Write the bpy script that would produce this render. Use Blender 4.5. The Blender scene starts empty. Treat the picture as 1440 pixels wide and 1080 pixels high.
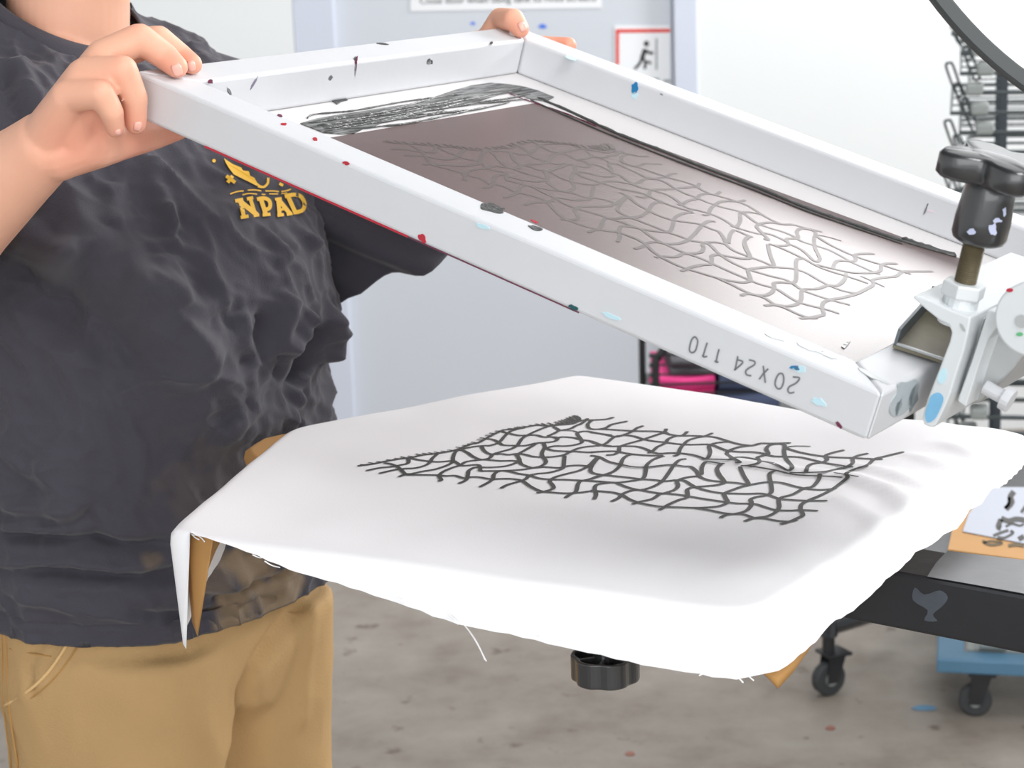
import bpy, bmesh, math, random
import numpy as np
from mathutils import Vector, Matrix, noise
from mathutils.bvhtree import BVHTree

random.seed(7)
rng = np.random.default_rng(7)
C = bpy.context.scene.collection
SC = bpy.context.scene

# ------------------------------------------------------------------ camera
HC = 1.46                                   # lens height above the floor
FPX = 2850.31
PITCH, ROLL = 0.22894605, 0.03428004
_f = np.array([0, math.cos(PITCH), -math.sin(PITCH)])
_r0 = np.array([1.0, 0, 0]); _d0 = np.cross(_f, _r0)
_R = math.cos(ROLL) * _r0 + math.sin(ROLL) * _d0
_D = -math.sin(ROLL) * _r0 + math.cos(ROLL) * _d0
CAM = np.array([0, 0, HC])
cam_d = bpy.data.cameras.new('camera')
cam_d.sensor_width = 36.0
cam_d.lens = FPX / 1440 * 36
cam_d.clip_start = 0.05
cam_d.dof.use_dof = True
cam_d.dof.focus_distance = 1.5
cam_d.dof.aperture_fstop = 15
cam = bpy.data.objects.new('camera', cam_d); C.objects.link(cam)
cam.matrix_world = Matrix(((_R[0], -_D[0], -_f[0], 0), (_R[1], -_D[1], -_f[1], 0),
                           (_R[2], -_D[2], -_f[2], HC), (0, 0, 0, 1)))
SC.camera = cam

# ------------------------------------------------------------------ light and exposure
SC.view_settings.view_transform = 'Standard'
SC.view_settings.look = 'None'
SC.view_settings.exposure = 0.40
SC.view_settings.gamma = 1.0
SC.view_settings.use_curve_mapping = False
W = bpy.data.worlds.new('world'); SC.world = W; W.use_nodes = True
W.node_tree.nodes['Background'].inputs[0].default_value = (0.93, 0.97, 1.0, 1)
W.node_tree.nodes['Background'].inputs[1].default_value = 1.1

def area(name, loc, target, sx, sy, power, col=(1, 1, 1)):
    l = bpy.data.lights.new(name, 'AREA'); l.shape = 'RECTANGLE'; l.size = sx; l.size_y = sy
    l.energy = power; l.color = col
    o = bpy.data.objects.new(name, l); C.objects.link(o); o.location = loc
    d = Vector(target) - Vector(loc)
    o.rotation_euler = d.to_track_quat('-Z', 'Y').to_euler()
    return o

area('ceiling_light_front', (1.5, -0.4, 3.2), (-0.1, 1.7, 0.9), 1.6, 1.0, 46)
area('fill_light_behind', (0.3, -2.7, 1.9), (0.0, 1.7, 0.95), 4.4, 2.0, 52)  # added broad fill behind the lens, reaches in under the raised screen
area('ceiling_light_over', (0.9, 2.0, 3.35), (0.3, 1.7, 0.5), 2.4, 1.8, 22)
area('ceiling_light_back', (1.9, 4.9, 2.75), (0.45, 1.45, 1.2), 1.6, 1.1, 46)
area('fill_light_right', (3.5, 4.3, 2.7), (0.1, 1.6, 1.0), 1.3, 1.0, 108)  # added lamp at back right, brightens the cloth beneath the screen
area('ceiling_light_wall', (0.6, 3.6, 3.5), (0.4, 5.5, 1.3), 3.0, 0.6, 24)

# ------------------------------------------------------------------ projection helpers (solved from the known 20 x 24 in frame)
def ray(x, y):
    return _R * ((x - 720) / FPX) + _D * ((y - 540) / FPX) + _f
def at_z(x, y, z):                          # point at world height z
    d = ray(x, y); return CAM + d * ((z - HC) / d[2])
def at_y(x, y, Y):                          # point at depth Y
    d = ray(x, y); return CAM + d * (Y / d[1])
YAW, TILT = 0.98598151, 0.30227739
EY = np.array([math.cos(YAW), math.sin(YAW), 0]); HX = np.array([math.sin(YAW), -math.cos(YAW), 0])
UP = np.array([0, 0, 1.0])
EX = math.cos(TILT) * HX - math.sin(TILT) * UP
EZ = np.cross(EX, EY)
RF = np.array([EX, EY, EZ]).T
PF = np.array([-0.26603953, 1.48817337, HC - 0.10339512])
FL, FW, RW, RH = 0.610, 0.508, 0.034, 0.0328
ZP = HC - 0.42968644                        # print surface height
def fl(x, y, ax, val):                      # pixel -> frame-local point on plane axis=val
    d = RF.T @ ray(x, y); o = RF.T @ (CAM - PF)
    return o + d * ((val - o[ax]) / d[ax])
def f2w(p): return RF @ np.asarray(p, float) + PF
P0 = np.array([PF[0], PF[1], 0])
def pl2w(a, b, z): return P0 + HX * a + EY * b + UP * z
def w2pl(p):
    q = np.asarray(p) - P0; return np.array([q @ HX, q @ EY])

# ------------------------------------------------------------------ materials
MATS = {}
def mat(name, col, rough=0.5, metal=0.0, bump=0.0, bscale=60, var=0.0, vscale=8, spec=0.5, coat=0, coat_r=0.1, sss=0, sheen=0):
    m = bpy.data.materials.new(name); m.use_nodes = True
    nt = m.node_tree; b = nt.nodes['Principled BSDF']
    b.inputs['Base Color'].default_value = (*col, 1)
    b.inputs['Roughness'].default_value = rough
    b.inputs['Metallic'].default_value = metal
    b.inputs['Specular IOR Level'].default_value = spec
    b.inputs['Coat Weight'].default_value = coat
    b.inputs['Coat Roughness'].default_value = coat_r
    if sss:
        b.inputs['Subsurface Weight'].default_value = sss
        b.inputs['Subsurface Radius'].default_value = (0.012, 0.005, 0.003)
        b.inputs['Subsurface Scale'].default_value = 1.0
    if sheen: b.inputs['Sheen Weight'].default_value = sheen
    tc = nt.nodes.new('ShaderNodeTexCoord')
    if var:
        n = nt.nodes.new('ShaderNodeTexNoise'); n.inputs['Scale'].default_value = vscale; n.inputs['Detail'].default_value = 6
        nt.links.new(tc.outputs['Object'], n.inputs['Vector'])
        mx = nt.nodes.new('ShaderNodeMix'); mx.data_type = 'RGBA'; mx.name = 'var'
        mx.inputs[6].default_value = (*[max(0, c * (1 - var)) for c in col], 1)
        mx.inputs[7].default_value = (*[min(1, c * (1 + var)) for c in col], 1)
        nt.links.new(n.outputs['Fac'], mx.inputs[0]); nt.links.new(mx.outputs[2], b.inputs['Base Color'])
    if bump:
        n2 = nt.nodes.new('ShaderNodeTexNoise'); n2.inputs['Scale'].default_value = bscale; n2.inputs['Detail'].default_value = 4
        nt.links.new(tc.outputs['Object'], n2.inputs['Vector'])
        bp = nt.nodes.new('ShaderNodeBump'); bp.inputs['Strength'].default_value = bump; bp.inputs['Distance'].default_value = 0.002
        nt.links.new(n2.outputs['Fac'], bp.inputs['Height']); nt.links.new(bp.outputs['Normal'], b.inputs['Normal'])
    MATS[name] = m
    return m
def s(r, g, b):                             # sRGB bytes -> linear
    return tuple(((c / 255) / 12.92 if c / 255 < 0.04045 else ((c / 255 + 0.055) / 1.055) ** 2.4) for c in (r, g, b))

alu = mat('aluminium', s(210, 211, 214), 0.5, 0.12, 0.10, 90, 0.04, 14, spec=0.35)
alu_d = mat('worn_aluminium', s(188, 190, 190), 0.4, 0.55, 0.15, 60, 0.1, 20)
meshm = mat('screen_mesh', s(238, 236, 236), 0.6, 0, 0.08, 900, 0.02, 6)
def translucent(m, f):                       # open weave: part of the light falls through
    nt = m.node_tree; b = nt.nodes['Principled BSDF']; out = [n for n in nt.nodes if n.type == 'OUTPUT_MATERIAL'][0]
    t = nt.nodes.new('ShaderNodeBsdfTranslucent'); t.inputs['Color'].default_value = b.inputs['Base Color'].default_value
    mx = nt.nodes.new('ShaderNodeMixShader'); mx.inputs[0].default_value = f
    nt.links.new(b.outputs[0], mx.inputs[1]); nt.links.new(t.outputs[0], mx.inputs[2]); nt.links.new(mx.outputs[0], out.inputs['Surface'])
translucent(meshm, 0.3)
emul = mat('emulsion', s(98, 80, 79), 0.42, 0, 0.03, 300, 0.06, 5, coat=0.3, coat_r=0.32)
ink = mat('black_ink', s(66, 67, 66), 0.3, 0, 0.6, 160, 0.25, 60)
smr = mat('dragged_ink', s(66, 67, 66), 0.4, 0, 0.5, 160)
_nt = smr.node_tree; _b = _nt.nodes['Principled BSDF']; _tc = [n for n in _nt.nodes if n.type == 'TEX_COORD'][0]
_mp = _nt.nodes.new('ShaderNodeMapping'); _mp.inputs['Scale'].default_value = (330, 24, 1); _mp.inputs['Rotation'].default_value = (0, 0, 0.05)
_n = _nt.nodes.new('ShaderNodeTexNoise'); _n.inputs['Scale'].default_value = 1.0; _n.inputs['Detail'].default_value = 5
_cr = _nt.nodes.new('ShaderNodeValToRGB'); _cr.color_ramp.elements[0].position = 0.40; _cr.color_ramp.elements[0].color = (*s(46, 47, 46), 1); _cr.color_ramp.elements[1].position = 0.68; _cr.color_ramp.elements[1].color = (*s(150, 151, 150), 1)
_nt.links.new(_tc.outputs['Object'], _mp.inputs['Vector']); _nt.links.new(_mp.outputs[0], _n.inputs['Vector']); _nt.links.new(_n.outputs['Fac'], _cr.inputs['Fac']); _nt.links.new(_cr.outputs['Color'], _b.inputs['Base Color'])
inkl = mat('black_ink_line', s(84, 80, 78), 0.5)
inkp = mat('printed_ink', s(62, 61, 59), 0.7, 0, 0, 1, 0.1, 30)
red = mat('red_ink', s(178, 32, 52), 0.35); blue = mat('blue_ink', s(24, 118, 172), 0.35)
teal = mat('teal_ink', s(20, 80, 86), 0.35); plum = mat('plum_ink', s(104, 40, 66), 0.4); purple = mat('purple_ink', s(150, 140, 165), 0.4)
lblue = mat('pale_blue_stain', s(190, 222, 232), 0.5); pink_s = mat('pale_pink_stain', s(225, 205, 212), 0.5)
marker = mat('marker_pen', s(116, 118, 122), 0.6)
clothm = mat('white_cotton', s(247, 246, 248), 0.85, 0, 0.08, 700, 0.012, 5, spec=0.2)
card = mat('brown_card', s(184, 138, 82), 0.75, 0, 0.1, 80, 0.05, 30)
black_p = mat('black_plastic', s(40, 41, 43), 0.38, 0, 0.1, 120, coat=1.0, coat_r=0.15)
black_s = mat('black_steel', s(44, 45, 48), 0.3, 0.1, 0.2, 40, 0.3, 9)
brass = mat('dirty_steel_thread', s(128, 118, 96), 0.45, 0.5, 0.2, 200, 0.2, 40)
white_pt = mat('white_painted_metal', s(214, 218, 220), 0.4, 0.1, 0.1, 40, 0.03, 18)
wallm = mat('white_wall', s(236, 239, 240), 0.6, 0, 0.02, 40, 0.012, 1.2)
doorm = mat('grey_door', s(206, 211, 219), 0.5, 0, 0.02, 20, 0.02, 1.5)
trimm = mat('grey_door_frame', s(208, 214, 228), 0.5)
signw = mat('sign_white', s(238, 240, 243), 0.6); signr = mat('sign_red', s(222, 62, 52), 0.5); signk = mat('sign_black', s(52, 54, 56), 0.6); signg = mat('sign_grey', s(150, 154, 158), 0.6)
darkc = mat('dark_ceiling', s(70, 72, 76), 0.9)
wire = mat('grey_wire', s(72, 79, 81), 0.45, 0.3); rackg = mat('grey_plastic', s(150, 156, 154), 0.6); rackp = mat('dark_rack_post', s(62, 70, 78), 0.5)
bluem = mat('blue_painted_steel', s(82, 124, 152), 0.45, 0, 0.1, 30, 0.12, 12)
pinkf = mat('pink_fabric', s(238, 66, 142), 0.85, 0, 0.3, 90, 0.15, 25); navyf = mat('navy_fabric', s(74, 84, 112), 0.85, 0, 0.3, 60, 0.15, 12); greyf = mat('charcoal_fabric', s(74, 74, 78), 0.85, 0, 0.3, 60, 0.15, 12)
paper = mat('printed_paper', s(178, 182, 194), 0.7)
rubber = mat('caster_rubber', s(58, 60, 62), 0.6)
yellow = mat('yellow_print', s(240, 188, 62), 0.75)
thread = mat('stitching', s(196, 158, 98), 0.8)
nailm = mat('fingernail', s(232, 172, 156), 0.3, 0, 0, 1, 0, 1)
hair = mat('brown_hair', s(70, 50, 38), 0.6)
boot = mat('brown_boot', s(80, 62, 48), 0.6)

# concrete floor
fm = mat('concrete', s(150, 142, 132), 0.55, 0, 0.15, 30, 0.0)
nt = fm.node_tree; b = nt.nodes['Principled BSDF']; tc = [n for n in nt.nodes if n.type == 'TEX_COORD'][0]
n1 = nt.nodes.new('ShaderNodeTexNoise'); n1.inputs['Scale'].default_value = 5.0; n1.inputs['Detail'].default_value = 9; n1.inputs['Roughness'].default_value = 0.62
cr = nt.nodes.new('ShaderNodeValToRGB')
e = cr.color_ramp.elements
e[0].position = 0.30; e[0].color = (*s(116, 105, 95), 1); e[1].position = 0.72; e[1].color = (*s(158, 150, 141), 1)
k = e.new(0.5); k.color = (*s(143, 134, 124), 1)
n3 = nt.nodes.new('ShaderNodeTexNoise'); n3.inputs['Scale'].default_value = 17; n3.inputs['Detail'].default_value = 3
cr2 = nt.nodes.new('ShaderNodeValToRGB'); cr2.color_ramp.elements[0].position = 0.66; cr2.color_ramp.elements[0].color = (0, 0, 0, 1); cr2.color_ramp.elements[1].position = 0.74; cr2.color_ramp.elements[1].color = (1, 1, 1, 1)
mx = nt.nodes.new('ShaderNodeMix'); mx.data_type = 'RGBA'; mx.inputs[7].default_value = (*s(104, 90, 82), 1)
nt.links.new(tc.outputs['Object'], n1.inputs['Vector']); nt.links.new(tc.outputs['Object'], n3.inputs['Vector'])
nt.links.new(n1.outputs['Fac'], cr.inputs['Fac']); nt.links.new(n3.outputs['Fac'], cr2.inputs['Fac'])
nt.links.new(cr2.outputs['Color'], mx.inputs[0]); nt.links.new(cr.outputs['Color'], mx.inputs[6]); nt.links.new(mx.outputs[2], b.inputs['Base Color'])

def attr_mix(m, attr, col, base_from=None):     # blends a colour in by a point attribute (a stain, a patch of pigment)
    nt = m.node_tree; b = nt.nodes['Principled BSDF']
    a = nt.nodes.new('ShaderNodeAttribute'); a.attribute_name = attr
    mx = nt.nodes.new('ShaderNodeMix'); mx.data_type = 'RGBA'
    l = b.inputs['Base Color'].links
    if l: nt.links.new(l[0].from_socket, mx.inputs[6])
    else: mx.inputs[6].default_value = b.inputs['Base Color'].default_value
    mx.inputs[7].default_value = (*col, 1)
    nt.links.new(a.outputs['Fac'], mx.inputs[0]); nt.links.new(mx.outputs[2], b.inputs['Base Color'])
shirtm = mat('charcoal_jersey', s(66, 64, 72), 0.85, 0, 0.35, 900, 0.10, 22, spec=0.25, sheen=0.15)
attr_mix(shirtm, 'bleach', s(132, 112, 88))
pantm = mat('tan_canvas', s(186, 152, 106), 0.8, 0, 0.35, 500, 0.08, 14, spec=0.2)
skinm = mat('skin', s(225, 172, 146), 0.5, 0, 0.05, 500, 0.05, 40, spec=0.35, sss=0.12)
attr_mix(skinm, 'pink', s(228, 140, 116))

# ------------------------------------------------------------------ mesh helpers
PM = {}
def empty(name, M, label=None, cat=None, group=None):
    o = bpy.data.objects.new(name, None); C.objects.link(o); o.empty_display_size = 0.05
    o.matrix_world = M; PM[o.name] = np.array(M)
    if label: o['label'] = label; o['category'] = cat
    if group: o['group'] = group
    return o
def T(p): return Matrix.Translation(Vector([float(v) for v in p]))
def mk(name, V, F, m, parent=None, world=True, smooth=False, bevel=0, label=None, cat=None, group=None, kind=None, base=None, subd=0, segs=2):
    V = np.asarray(V, float).reshape(-1, 3)
    me = bpy.data.meshes.new(name)
    o = bpy.data.objects.new(name, me)
    if parent is not None:
        Mp = PM[parent.name]
        if world:
            Mi = np.linalg.inv(Mp); V = V @ Mi[:3, :3].T + Mi[:3, 3]
        o.parent = parent
        PM[o.name] = Mp
    else:
        if base is None:
            base = np.array([(V[:, 0].min() + V[:, 0].max()) / 2, (V[:, 1].min() + V[:, 1].max()) / 2, V[:, 2].min()])
        V = V - base; o.location = base
        PM[o.name] = np.array(T(base))
    me.from_pydata(V.tolist(), [], [tuple(int(i) for i in f) for f in F])
    me.validate(); me.update()
    bm = bmesh.new(); bm.from_mesh(me); bmesh.ops.recalc_face_normals(bm, faces=bm.faces); bm.to_mesh(me); bm.free()
    me.materials.append(m)
    C.objects.link(o)
    if smooth: me.polygons.foreach_set('use_smooth', [True] * len(me.polygons))
    if bevel:
        md = o.modifiers.new('bevel', 'BEVEL'); md.width = bevel; md.segments = segs; md.limit_method = 'ANGLE'
    if subd:
        md = o.modifiers.new('subd', 'SUBSURF'); md.levels = subd; md.render_levels = subd
    if label: o['label'] = label
    if cat: o['category'] = cat
    if group: o['group'] = group
    if kind: o['kind'] = kind
    return o
class MB:
    def __init__(self): self.V = []; self.F = []
    def add(self, V, F):
        n = len(self.V); self.V += [tuple(map(float, v)) for v in V]; self.F += [tuple(i + n for i in f) for f in F]; return self
    def box(self, c, sz, R=None):
        R = np.eye(3) if R is None else np.asarray(R)
        c = np.asarray(c, float); h = np.asarray(sz, float) / 2
        V = [c + R @ (h * np.array(q)) for q in [(-1, -1, -1), (1, -1, -1), (1, 1, -1), (-1, 1, -1), (-1, -1, 1), (1, -1, 1), (1, 1, 1), (-1, 1, 1)]]
        return self.add(V, [(0, 3, 2, 1), (4, 5, 6, 7), (0, 1, 5, 4), (1, 2, 6, 5), (2, 3, 7, 6), (3, 0, 4, 7)])
    def tube(self, P, r, n=10, closed=False):
        P = [np.asarray(p, float) for p in P]; m = len(P)
        rr = r if hasattr(r, '__len__') else [r] * m
        V = []; prev = None
        for i in range(m):
            if closed: t = P[(i + 1) % m] - P[i - 1]
            else: t = P[min(i + 1, m - 1)] - P[max(i - 1, 0)]
            t = t / (np.linalg.norm(t) + 1e-12)
            if prev is None:
                a = np.array([0, 0, 1.0]) if abs(t[2]) < 0.9 else np.array([1.0, 0, 0])
            else: a = prev
            u = a - t * (a @ t); u /= np.linalg.norm(u); prev = u; w = np.cross(t, u)
            V += [P[i] + rr[i] * (math.cos(2 * math.pi * k / n) * u + math.sin(2 * math.pi * k / n) * w) for k in range(n)]
        F = []
        for i in range(m if closed else m - 1):
            j = (i + 1) % m
            F += [(i * n + k, i * n + (k + 1) % n, j * n + (k + 1) % n, j * n + k) for k in range(n)]
        if not closed: F += [tuple(range(n - 1, -1, -1)), tuple((m - 1) * n + k for k in range(n))]
        return self.add(V, F)
    def prism(self, outline, d):                # outline: 3-D points in one plane; d: extrusion vector
        A = [np.asarray(p, float) for p in outline]; n = len(A); d = np.asarray(d, float)
        return self.add(A + [a + d for a in A], [tuple(range(n - 1, -1, -1)), tuple(range(n, 2 * n))] + [(i, (i + 1) % n, n + (i + 1) % n, n + i) for i in range(n)])
    def grid(self, rows, closed=False):
        m, n = len(rows), len(rows[0])
        V = [p for r in rows for p in r]; F = []
        for i in range(m - 1):
            for k in range(n if closed else n - 1):
                k2 = (k + 1) % n
                F.append((i * n + k, i * n + k2, (i + 1) * n + k2, (i + 1) * n + k))
        return self.add(V, F)
    def mk(self, name, m, parent=None, **kw): return mk(name, self.V, self.F, m, parent, **kw)
def smooth_line(P, k=6, closed=False):
    P = np.asarray(P, float); n = len(P)
    if n < 3 and not closed: return np.array([P[0] + (P[-1] - P[0]) * t for t in np.linspace(0, 1, k + 1)])
    out = []
    rngi = range(n if closed else n - 1)
    for i in rngi:
        if closed: p0, p1, p2, p3 = P[i - 1], P[i], P[(i + 1) % n], P[(i + 2) % n]
        else: p0, p1, p2, p3 = P[max(i - 1, 0)], P[i], P[i + 1], P[min(i + 2, n - 1)]
        for t in np.arange(k) / k:
            out.append(0.5 * (2 * p1 + (p2 - p0) * t + (2 * p0 - 5 * p1 + 4 * p2 - p3) * t * t + (-p0 + 3 * p1 - 3 * p2 + p3) * t ** 3))
    if not closed: out.append(P[-1])
    return np.array(out)
def ribbon2d(P, w, k=5, taper=True):            # 2-D polyline -> strip (left, right) points
    P = smooth_line(P, k); n = len(P)
    t = np.gradient(P, axis=0); t /= (np.linalg.norm(t, axis=1, keepdims=True) + 1e-12)
    nrm = np.stack([-t[:, 1], t[:, 0]], 1)
    ww = np.full(n, w / 2.0)
    if taper: ww[0] *= 0.6; ww[-1] *= 0.6
    return P + nrm * ww[:, None], P - nrm * ww[:, None]
def strip_faces(n): return [(2 * i, 2 * i + 1, 2 * i + 3, 2 * i + 2) for i in range(n - 1)]
def lathe(mb, axis_p, axis_d, prof, n=24):      # prof: (distance along axis, radius)
    d = np.asarray(axis_d, float); d /= np.linalg.norm(d)
    a = np.array([1.0, 0, 0]) if abs(d[0]) < 0.8 else np.array([0, 1.0, 0])
    u = a - d * (a @ d); u /= np.linalg.norm(u); w = np.cross(d, u)
    rows = [[np.asarray(axis_p) + d * h + r * (math.cos(2 * math.pi * k / n) * u + math.sin(2 * math.pi * k / n) * w) for k in range(n)] for h, r in prof]
    mb.grid(rows, closed=True)
    m = len(rows); off = len(mb.V) - m * n
    mb.F += [tuple(off + k for k in range(n - 1, -1, -1)), tuple(off + (m - 1) * n + k for k in range(n))]
    return mb
def bvh_of(o, M=None):
    M = PM[o.name] if M is None else M
    V = np.array([v.co[:] for v in o.data.vertices]) @ M[:3, :3].T + M[:3, 3]
    return BVHTree.FromPolygons([Vector(v) for v in V], [p.vertices[:] for p in o.data.polygons])
def cast(bvh, x, y):
    d = Vector(ray(x, y)).normalized()
    h, n, i, t = bvh.ray_cast(Vector(CAM), d)
    if h is None: return None, None
    if n.dot(d) > 0: n = -n
    return np.array(h), np.array(n)
def attr(o, name, vals):
    a = o.data.attributes.new(name, 'FLOAT', 'POINT'); a.data.foreach_set('value', np.asarray(vals, np.float32))

# ------------------------------------------------------------------ setting
YW = 5.5
MB().box((0.5, 3.2, -0.05), (9, 12, 0.1)).mk('floor', fm, kind='structure')
def wx(x, y=300, Y=YW): return at_y(x, y, Y)[0]
xa, xb, xc, xd = wx(412, 30), wx(470, 30), wx(945, 30), wx(981, 60)
WT = 2.62
MB().box(((-4 + xa) / 2, YW + 0.06, WT / 2), (xa + 4, 0.12, WT)).mk('wall_back_left', wallm, kind='structure')
MB().box(((5 + xd) / 2, YW + 0.06, WT / 2), (5 - xd, 0.12, WT)).mk('wall_back_right', wallm, kind='structure')
MB().box(((xa + xd) / 2, YW + 0.06, (2.16 + WT) / 2), (xd - xa, 0.12, WT - 2.16)).mk('wall_back_over_door', wallm, kind='structure')
dz = 2.1
tr = MB(); tr.box(((xa + xb) / 2, YW + 0.045, 1.07), (xb - xa, 0.09, 2.14)); tr.mk('trim_1', trimm, kind='structure', bevel=0.004)
tr = MB(); tr.box(((xc + xd) / 2 + 0.002, YW + 0.045, 1.07), (xd - xc - 0.004, 0.10, 2.14)); tr.mk('trim_2', trimm, kind='structure', bevel=0.004)
tr = MB(); tr.box(((xb + xc) / 2, YW + 0.045, 2.125), (xc - xb, 0.09, 0.05)); tr.mk('trim_3', trimm, kind='structure', bevel=0.004)
door = MB().box(((xb + xc) / 2, YW + 0.05, 1.045), (xc - xb + 0.006, 0.045, 2.095)).mk('door_1', doorm, kind='structure', bevel=0.003)
md = MB(); md.box((xc - 0.09, YW + 0.005, 0.98), (0.02, 0.05, 0.02)); md.box((xc - 0.14, YW - 0.02, 0.98), (0.12, 0.018, 0.018)); md.mk('door_handle', alu_d, door, bevel=0.004)
MB().box(((xb + xc) / 2, YW + 0.085, 1.06), (xc - xb + 0.02, 0.02, 2.12)).mk('trim_4', trimm, kind='structure')
YD = YW + 0.0275                               # front face of the door
MB().box((-4.05, 3.2, 1.9), (0.1, 12, 3.8)).mk('wall_left', wallm, kind='structure')
MB().box((5.05, 3.2, 1.9), (0.1, 12, 3.8)).mk('wall_right', wallm, kind='structure')
MB().box((0.5, 3.2, 3.85), (9.2, 12, 0.1)).mk('ceiling', darkc, kind='structure')
MB().box((0.5, 9.25, 1.9), (9.2, 0.1, 3.8)).mk('wall_far', darkc, kind='structure')

# signs on the door
def plate(name, px, Y, th, m, parent=None, **kw):
    P = [at_y(x, y, Y) for x, y in px]
    return MB().prism(P, (0, th, 0)).mk(name, m, parent, **kw)
p = at_y(904, 84, YD - 0.002)
sg = empty('push_sign', T(p), 'white paper sign with red border and black figure pushing a door', 'sign')
plate('sheet', [(864, 36), (942.5, 36), (942.5, 132), (864, 132)], YD - 0.0025, 0.002, signw, sg)
plate('border', [(866, 41), (942.5, 40.5), (942.5, 45.5), (870.5, 46), (870.5, 91), (866, 91)], YD - 0.0035, 0.001, signr, sg)
fg = MB()
def blob(cx, cy, rx, ry, n=14): return [(cx + rx * math.cos(2 * math.pi * i / n), cy + ry * math.sin(2 * math.pi * i / n)) for i in range(n)]
def limb(P, w): L, R = ribbon2d(np.array(P, float), w, 4, False); return list(map(tuple, L)) + list(map(tuple, R[::-1]))
for poly in [blob(909, 61.5, 3.8, 4.2), limb([(907, 69), (905, 76), (902.5, 83)], 6), limb([(908, 69), (912, 73), (919, 74)], 2.6), limb([(906, 72), (912, 74.5), (918.5, 76)], 2.4),
             limb([(903, 82), (899, 90), (892.5, 97)], 4), limb([(903, 82), (907.5, 87), (906.5, 97)], 3.8), limb([(909, 86.5), (916, 89)], 3.5)]:
    fg.prism([at_y(x, y, YD - 0.0035) for x, y in poly], (0, 0.001, 0))
fg.mk('figure', signk, sg)
plate('door_mark', [(922, 54), (924.5, 54), (924.5, 98), (922, 98)], YD - 0.0035, 0.001, signg, sg)
for q, ww in [((921, 112), 12), ((938, 114), 10)]:
    plate('lettering', [(q[0] - ww / 2, q[1] - 2), (q[0] + ww / 2, q[1] - 2), (q[0] + ww / 2, q[1] + 2), (q[0] - ww / 2, q[1] + 2)], YD - 0.0035, 0.001, signg, sg)
p = at_y(710, 0, YD)
ns = empty('door_notice', T(p), 'white notice with dark lettering taped high on grey door', 'sign')
plate('sheet', [(577, -60), (846, -60), (846, 11), (577, 16)], YD - 0.0025, 0.002, signw, ns)
tcu = bpy.data.curves.new('lettering', 'FONT'); tcu.body = 'Close door when using tank to rinse screens'; tcu.size = 1; tcu.extrude = 0.0
to = bpy.data.objects.new('tmp_text', tcu); C.objects.link(to)
dg = bpy.context.evaluated_depsgraph_get(); me = bpy.data.meshes.new_from_object(to.evaluated_get(dg))
tv = np.array([v.co[:] for v in me.vertices]); tf = [pp.vertices[:] for pp in me.polygons]
bpy.data.objects.remove(to)
a, bq = at_y(590, 5.5, YD - 0.0032), at_y(838, 1.5, YD - 0.0032)
u = (bq - a) / tv[:, 0].max(); scl = np.linalg.norm(u)
mk('lettering', [a + u * v[0] + UP * scl * 0.92 * v[1] for v in tv], tf, signk, ns)
for nm, (x, y), lab in [('blue_tape', (763, 37), 'small blue tape scrap on door above the frame corner, beside the sign'), ('blue_tape', (665, 33), 'tiny faint blue tape scrap on door left of the hand')]:
    r = 6 if x > 700 else 4
    P = [at_y(x + r * math.cos(t) * (1 + 0.2 * math.sin(3 * t)), y + 0.55 * r * math.sin(t), YD - 0.001) for t in np.linspace(0, 6.28, 10)[:-1]]
    MB().prism(P, (0, 0.001, 0)).mk(nm, mat('blue_tape_%d' % x, s(70, 120, 225), 0.6), label=lab, cat='tape')

# ------------------------------------------------------------------ screen frame
MFm = Matrix([[*RF[0], PF[0]], [*RF[1], PF[1]], [*RF[2], PF[2]], [0, 0, 0, 1]])
fr = empty('printing_screen', MFm, 'aluminium framed printing screen tilted up in both hands, ink smeared', 'screen')
def rail(quad):                                # mitred tube: plan quad in local xy
    mb = MB(); mb.prism([(x, y, -RH) for x, y in quad], (0, 0, RH)); return mb
g = 0.0
quads = [[(0, 0), (FL, 0), (FL - RW, RW), (RW, RW)], [(FL, 0), (FL, FW), (FL - RW, FW - RW), (FL - RW, RW)],
         [(FL, FW), (0, FW), (RW, FW - RW), (FL - RW, FW - RW)], [(0, FW), (0, 0), (RW, RW), (RW, FW - RW)]]
for q in quads: rail(q).mk('rail', alu, fr, world=False, bevel=0.0028, segs=3)
# tensioned mesh sheet glued under the rails, and the emulsion stencil over it
mesh_o = MB().box((FL / 2, FW / 2, -RH - 0.0004), (FL - 0.01, FW - 0.01, 0.0008)).mk('mesh_sheet', meshm, fr, world=False)
EM = [(0.0944, 0.03), (0.0955, 0.138), (0.0985, 0.409), (0.30, 0.423), (0.545, 0.4405), (0.548, 0.03)]
MB().prism([(x, y, -RH) for x, y in EM], (0, 0, 0.0004)).mk('emulsion', emul, fr, world=False)
ZM = -RH + 0.0004
def smear(px, m, name='ink_smear', z=ZM, th=0.0006):
    P = [fl(x, y, 2, z) for x, y in px]
    return MB().prism(P, (0, 0, th)).mk(name, m, fr, world=False)
smear([(422, 174), (446, 167), (470, 163), (505, 158), (540, 152), (575, 147), (600, 141), (622, 133), (640, 127), (662, 121), (690, 117), (715, 119), (735, 122), (757, 128), (779, 137), (768, 143), (748, 140), (735, 135), (716, 131), (700, 134), (672, 143), (640, 150), (615, 154), (590, 160), (565, 166), (540, 172), (525, 178), (510, 182), (498, 188), (480, 189), (455, 187), (440, 181)], smr)
rb = MB()
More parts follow.
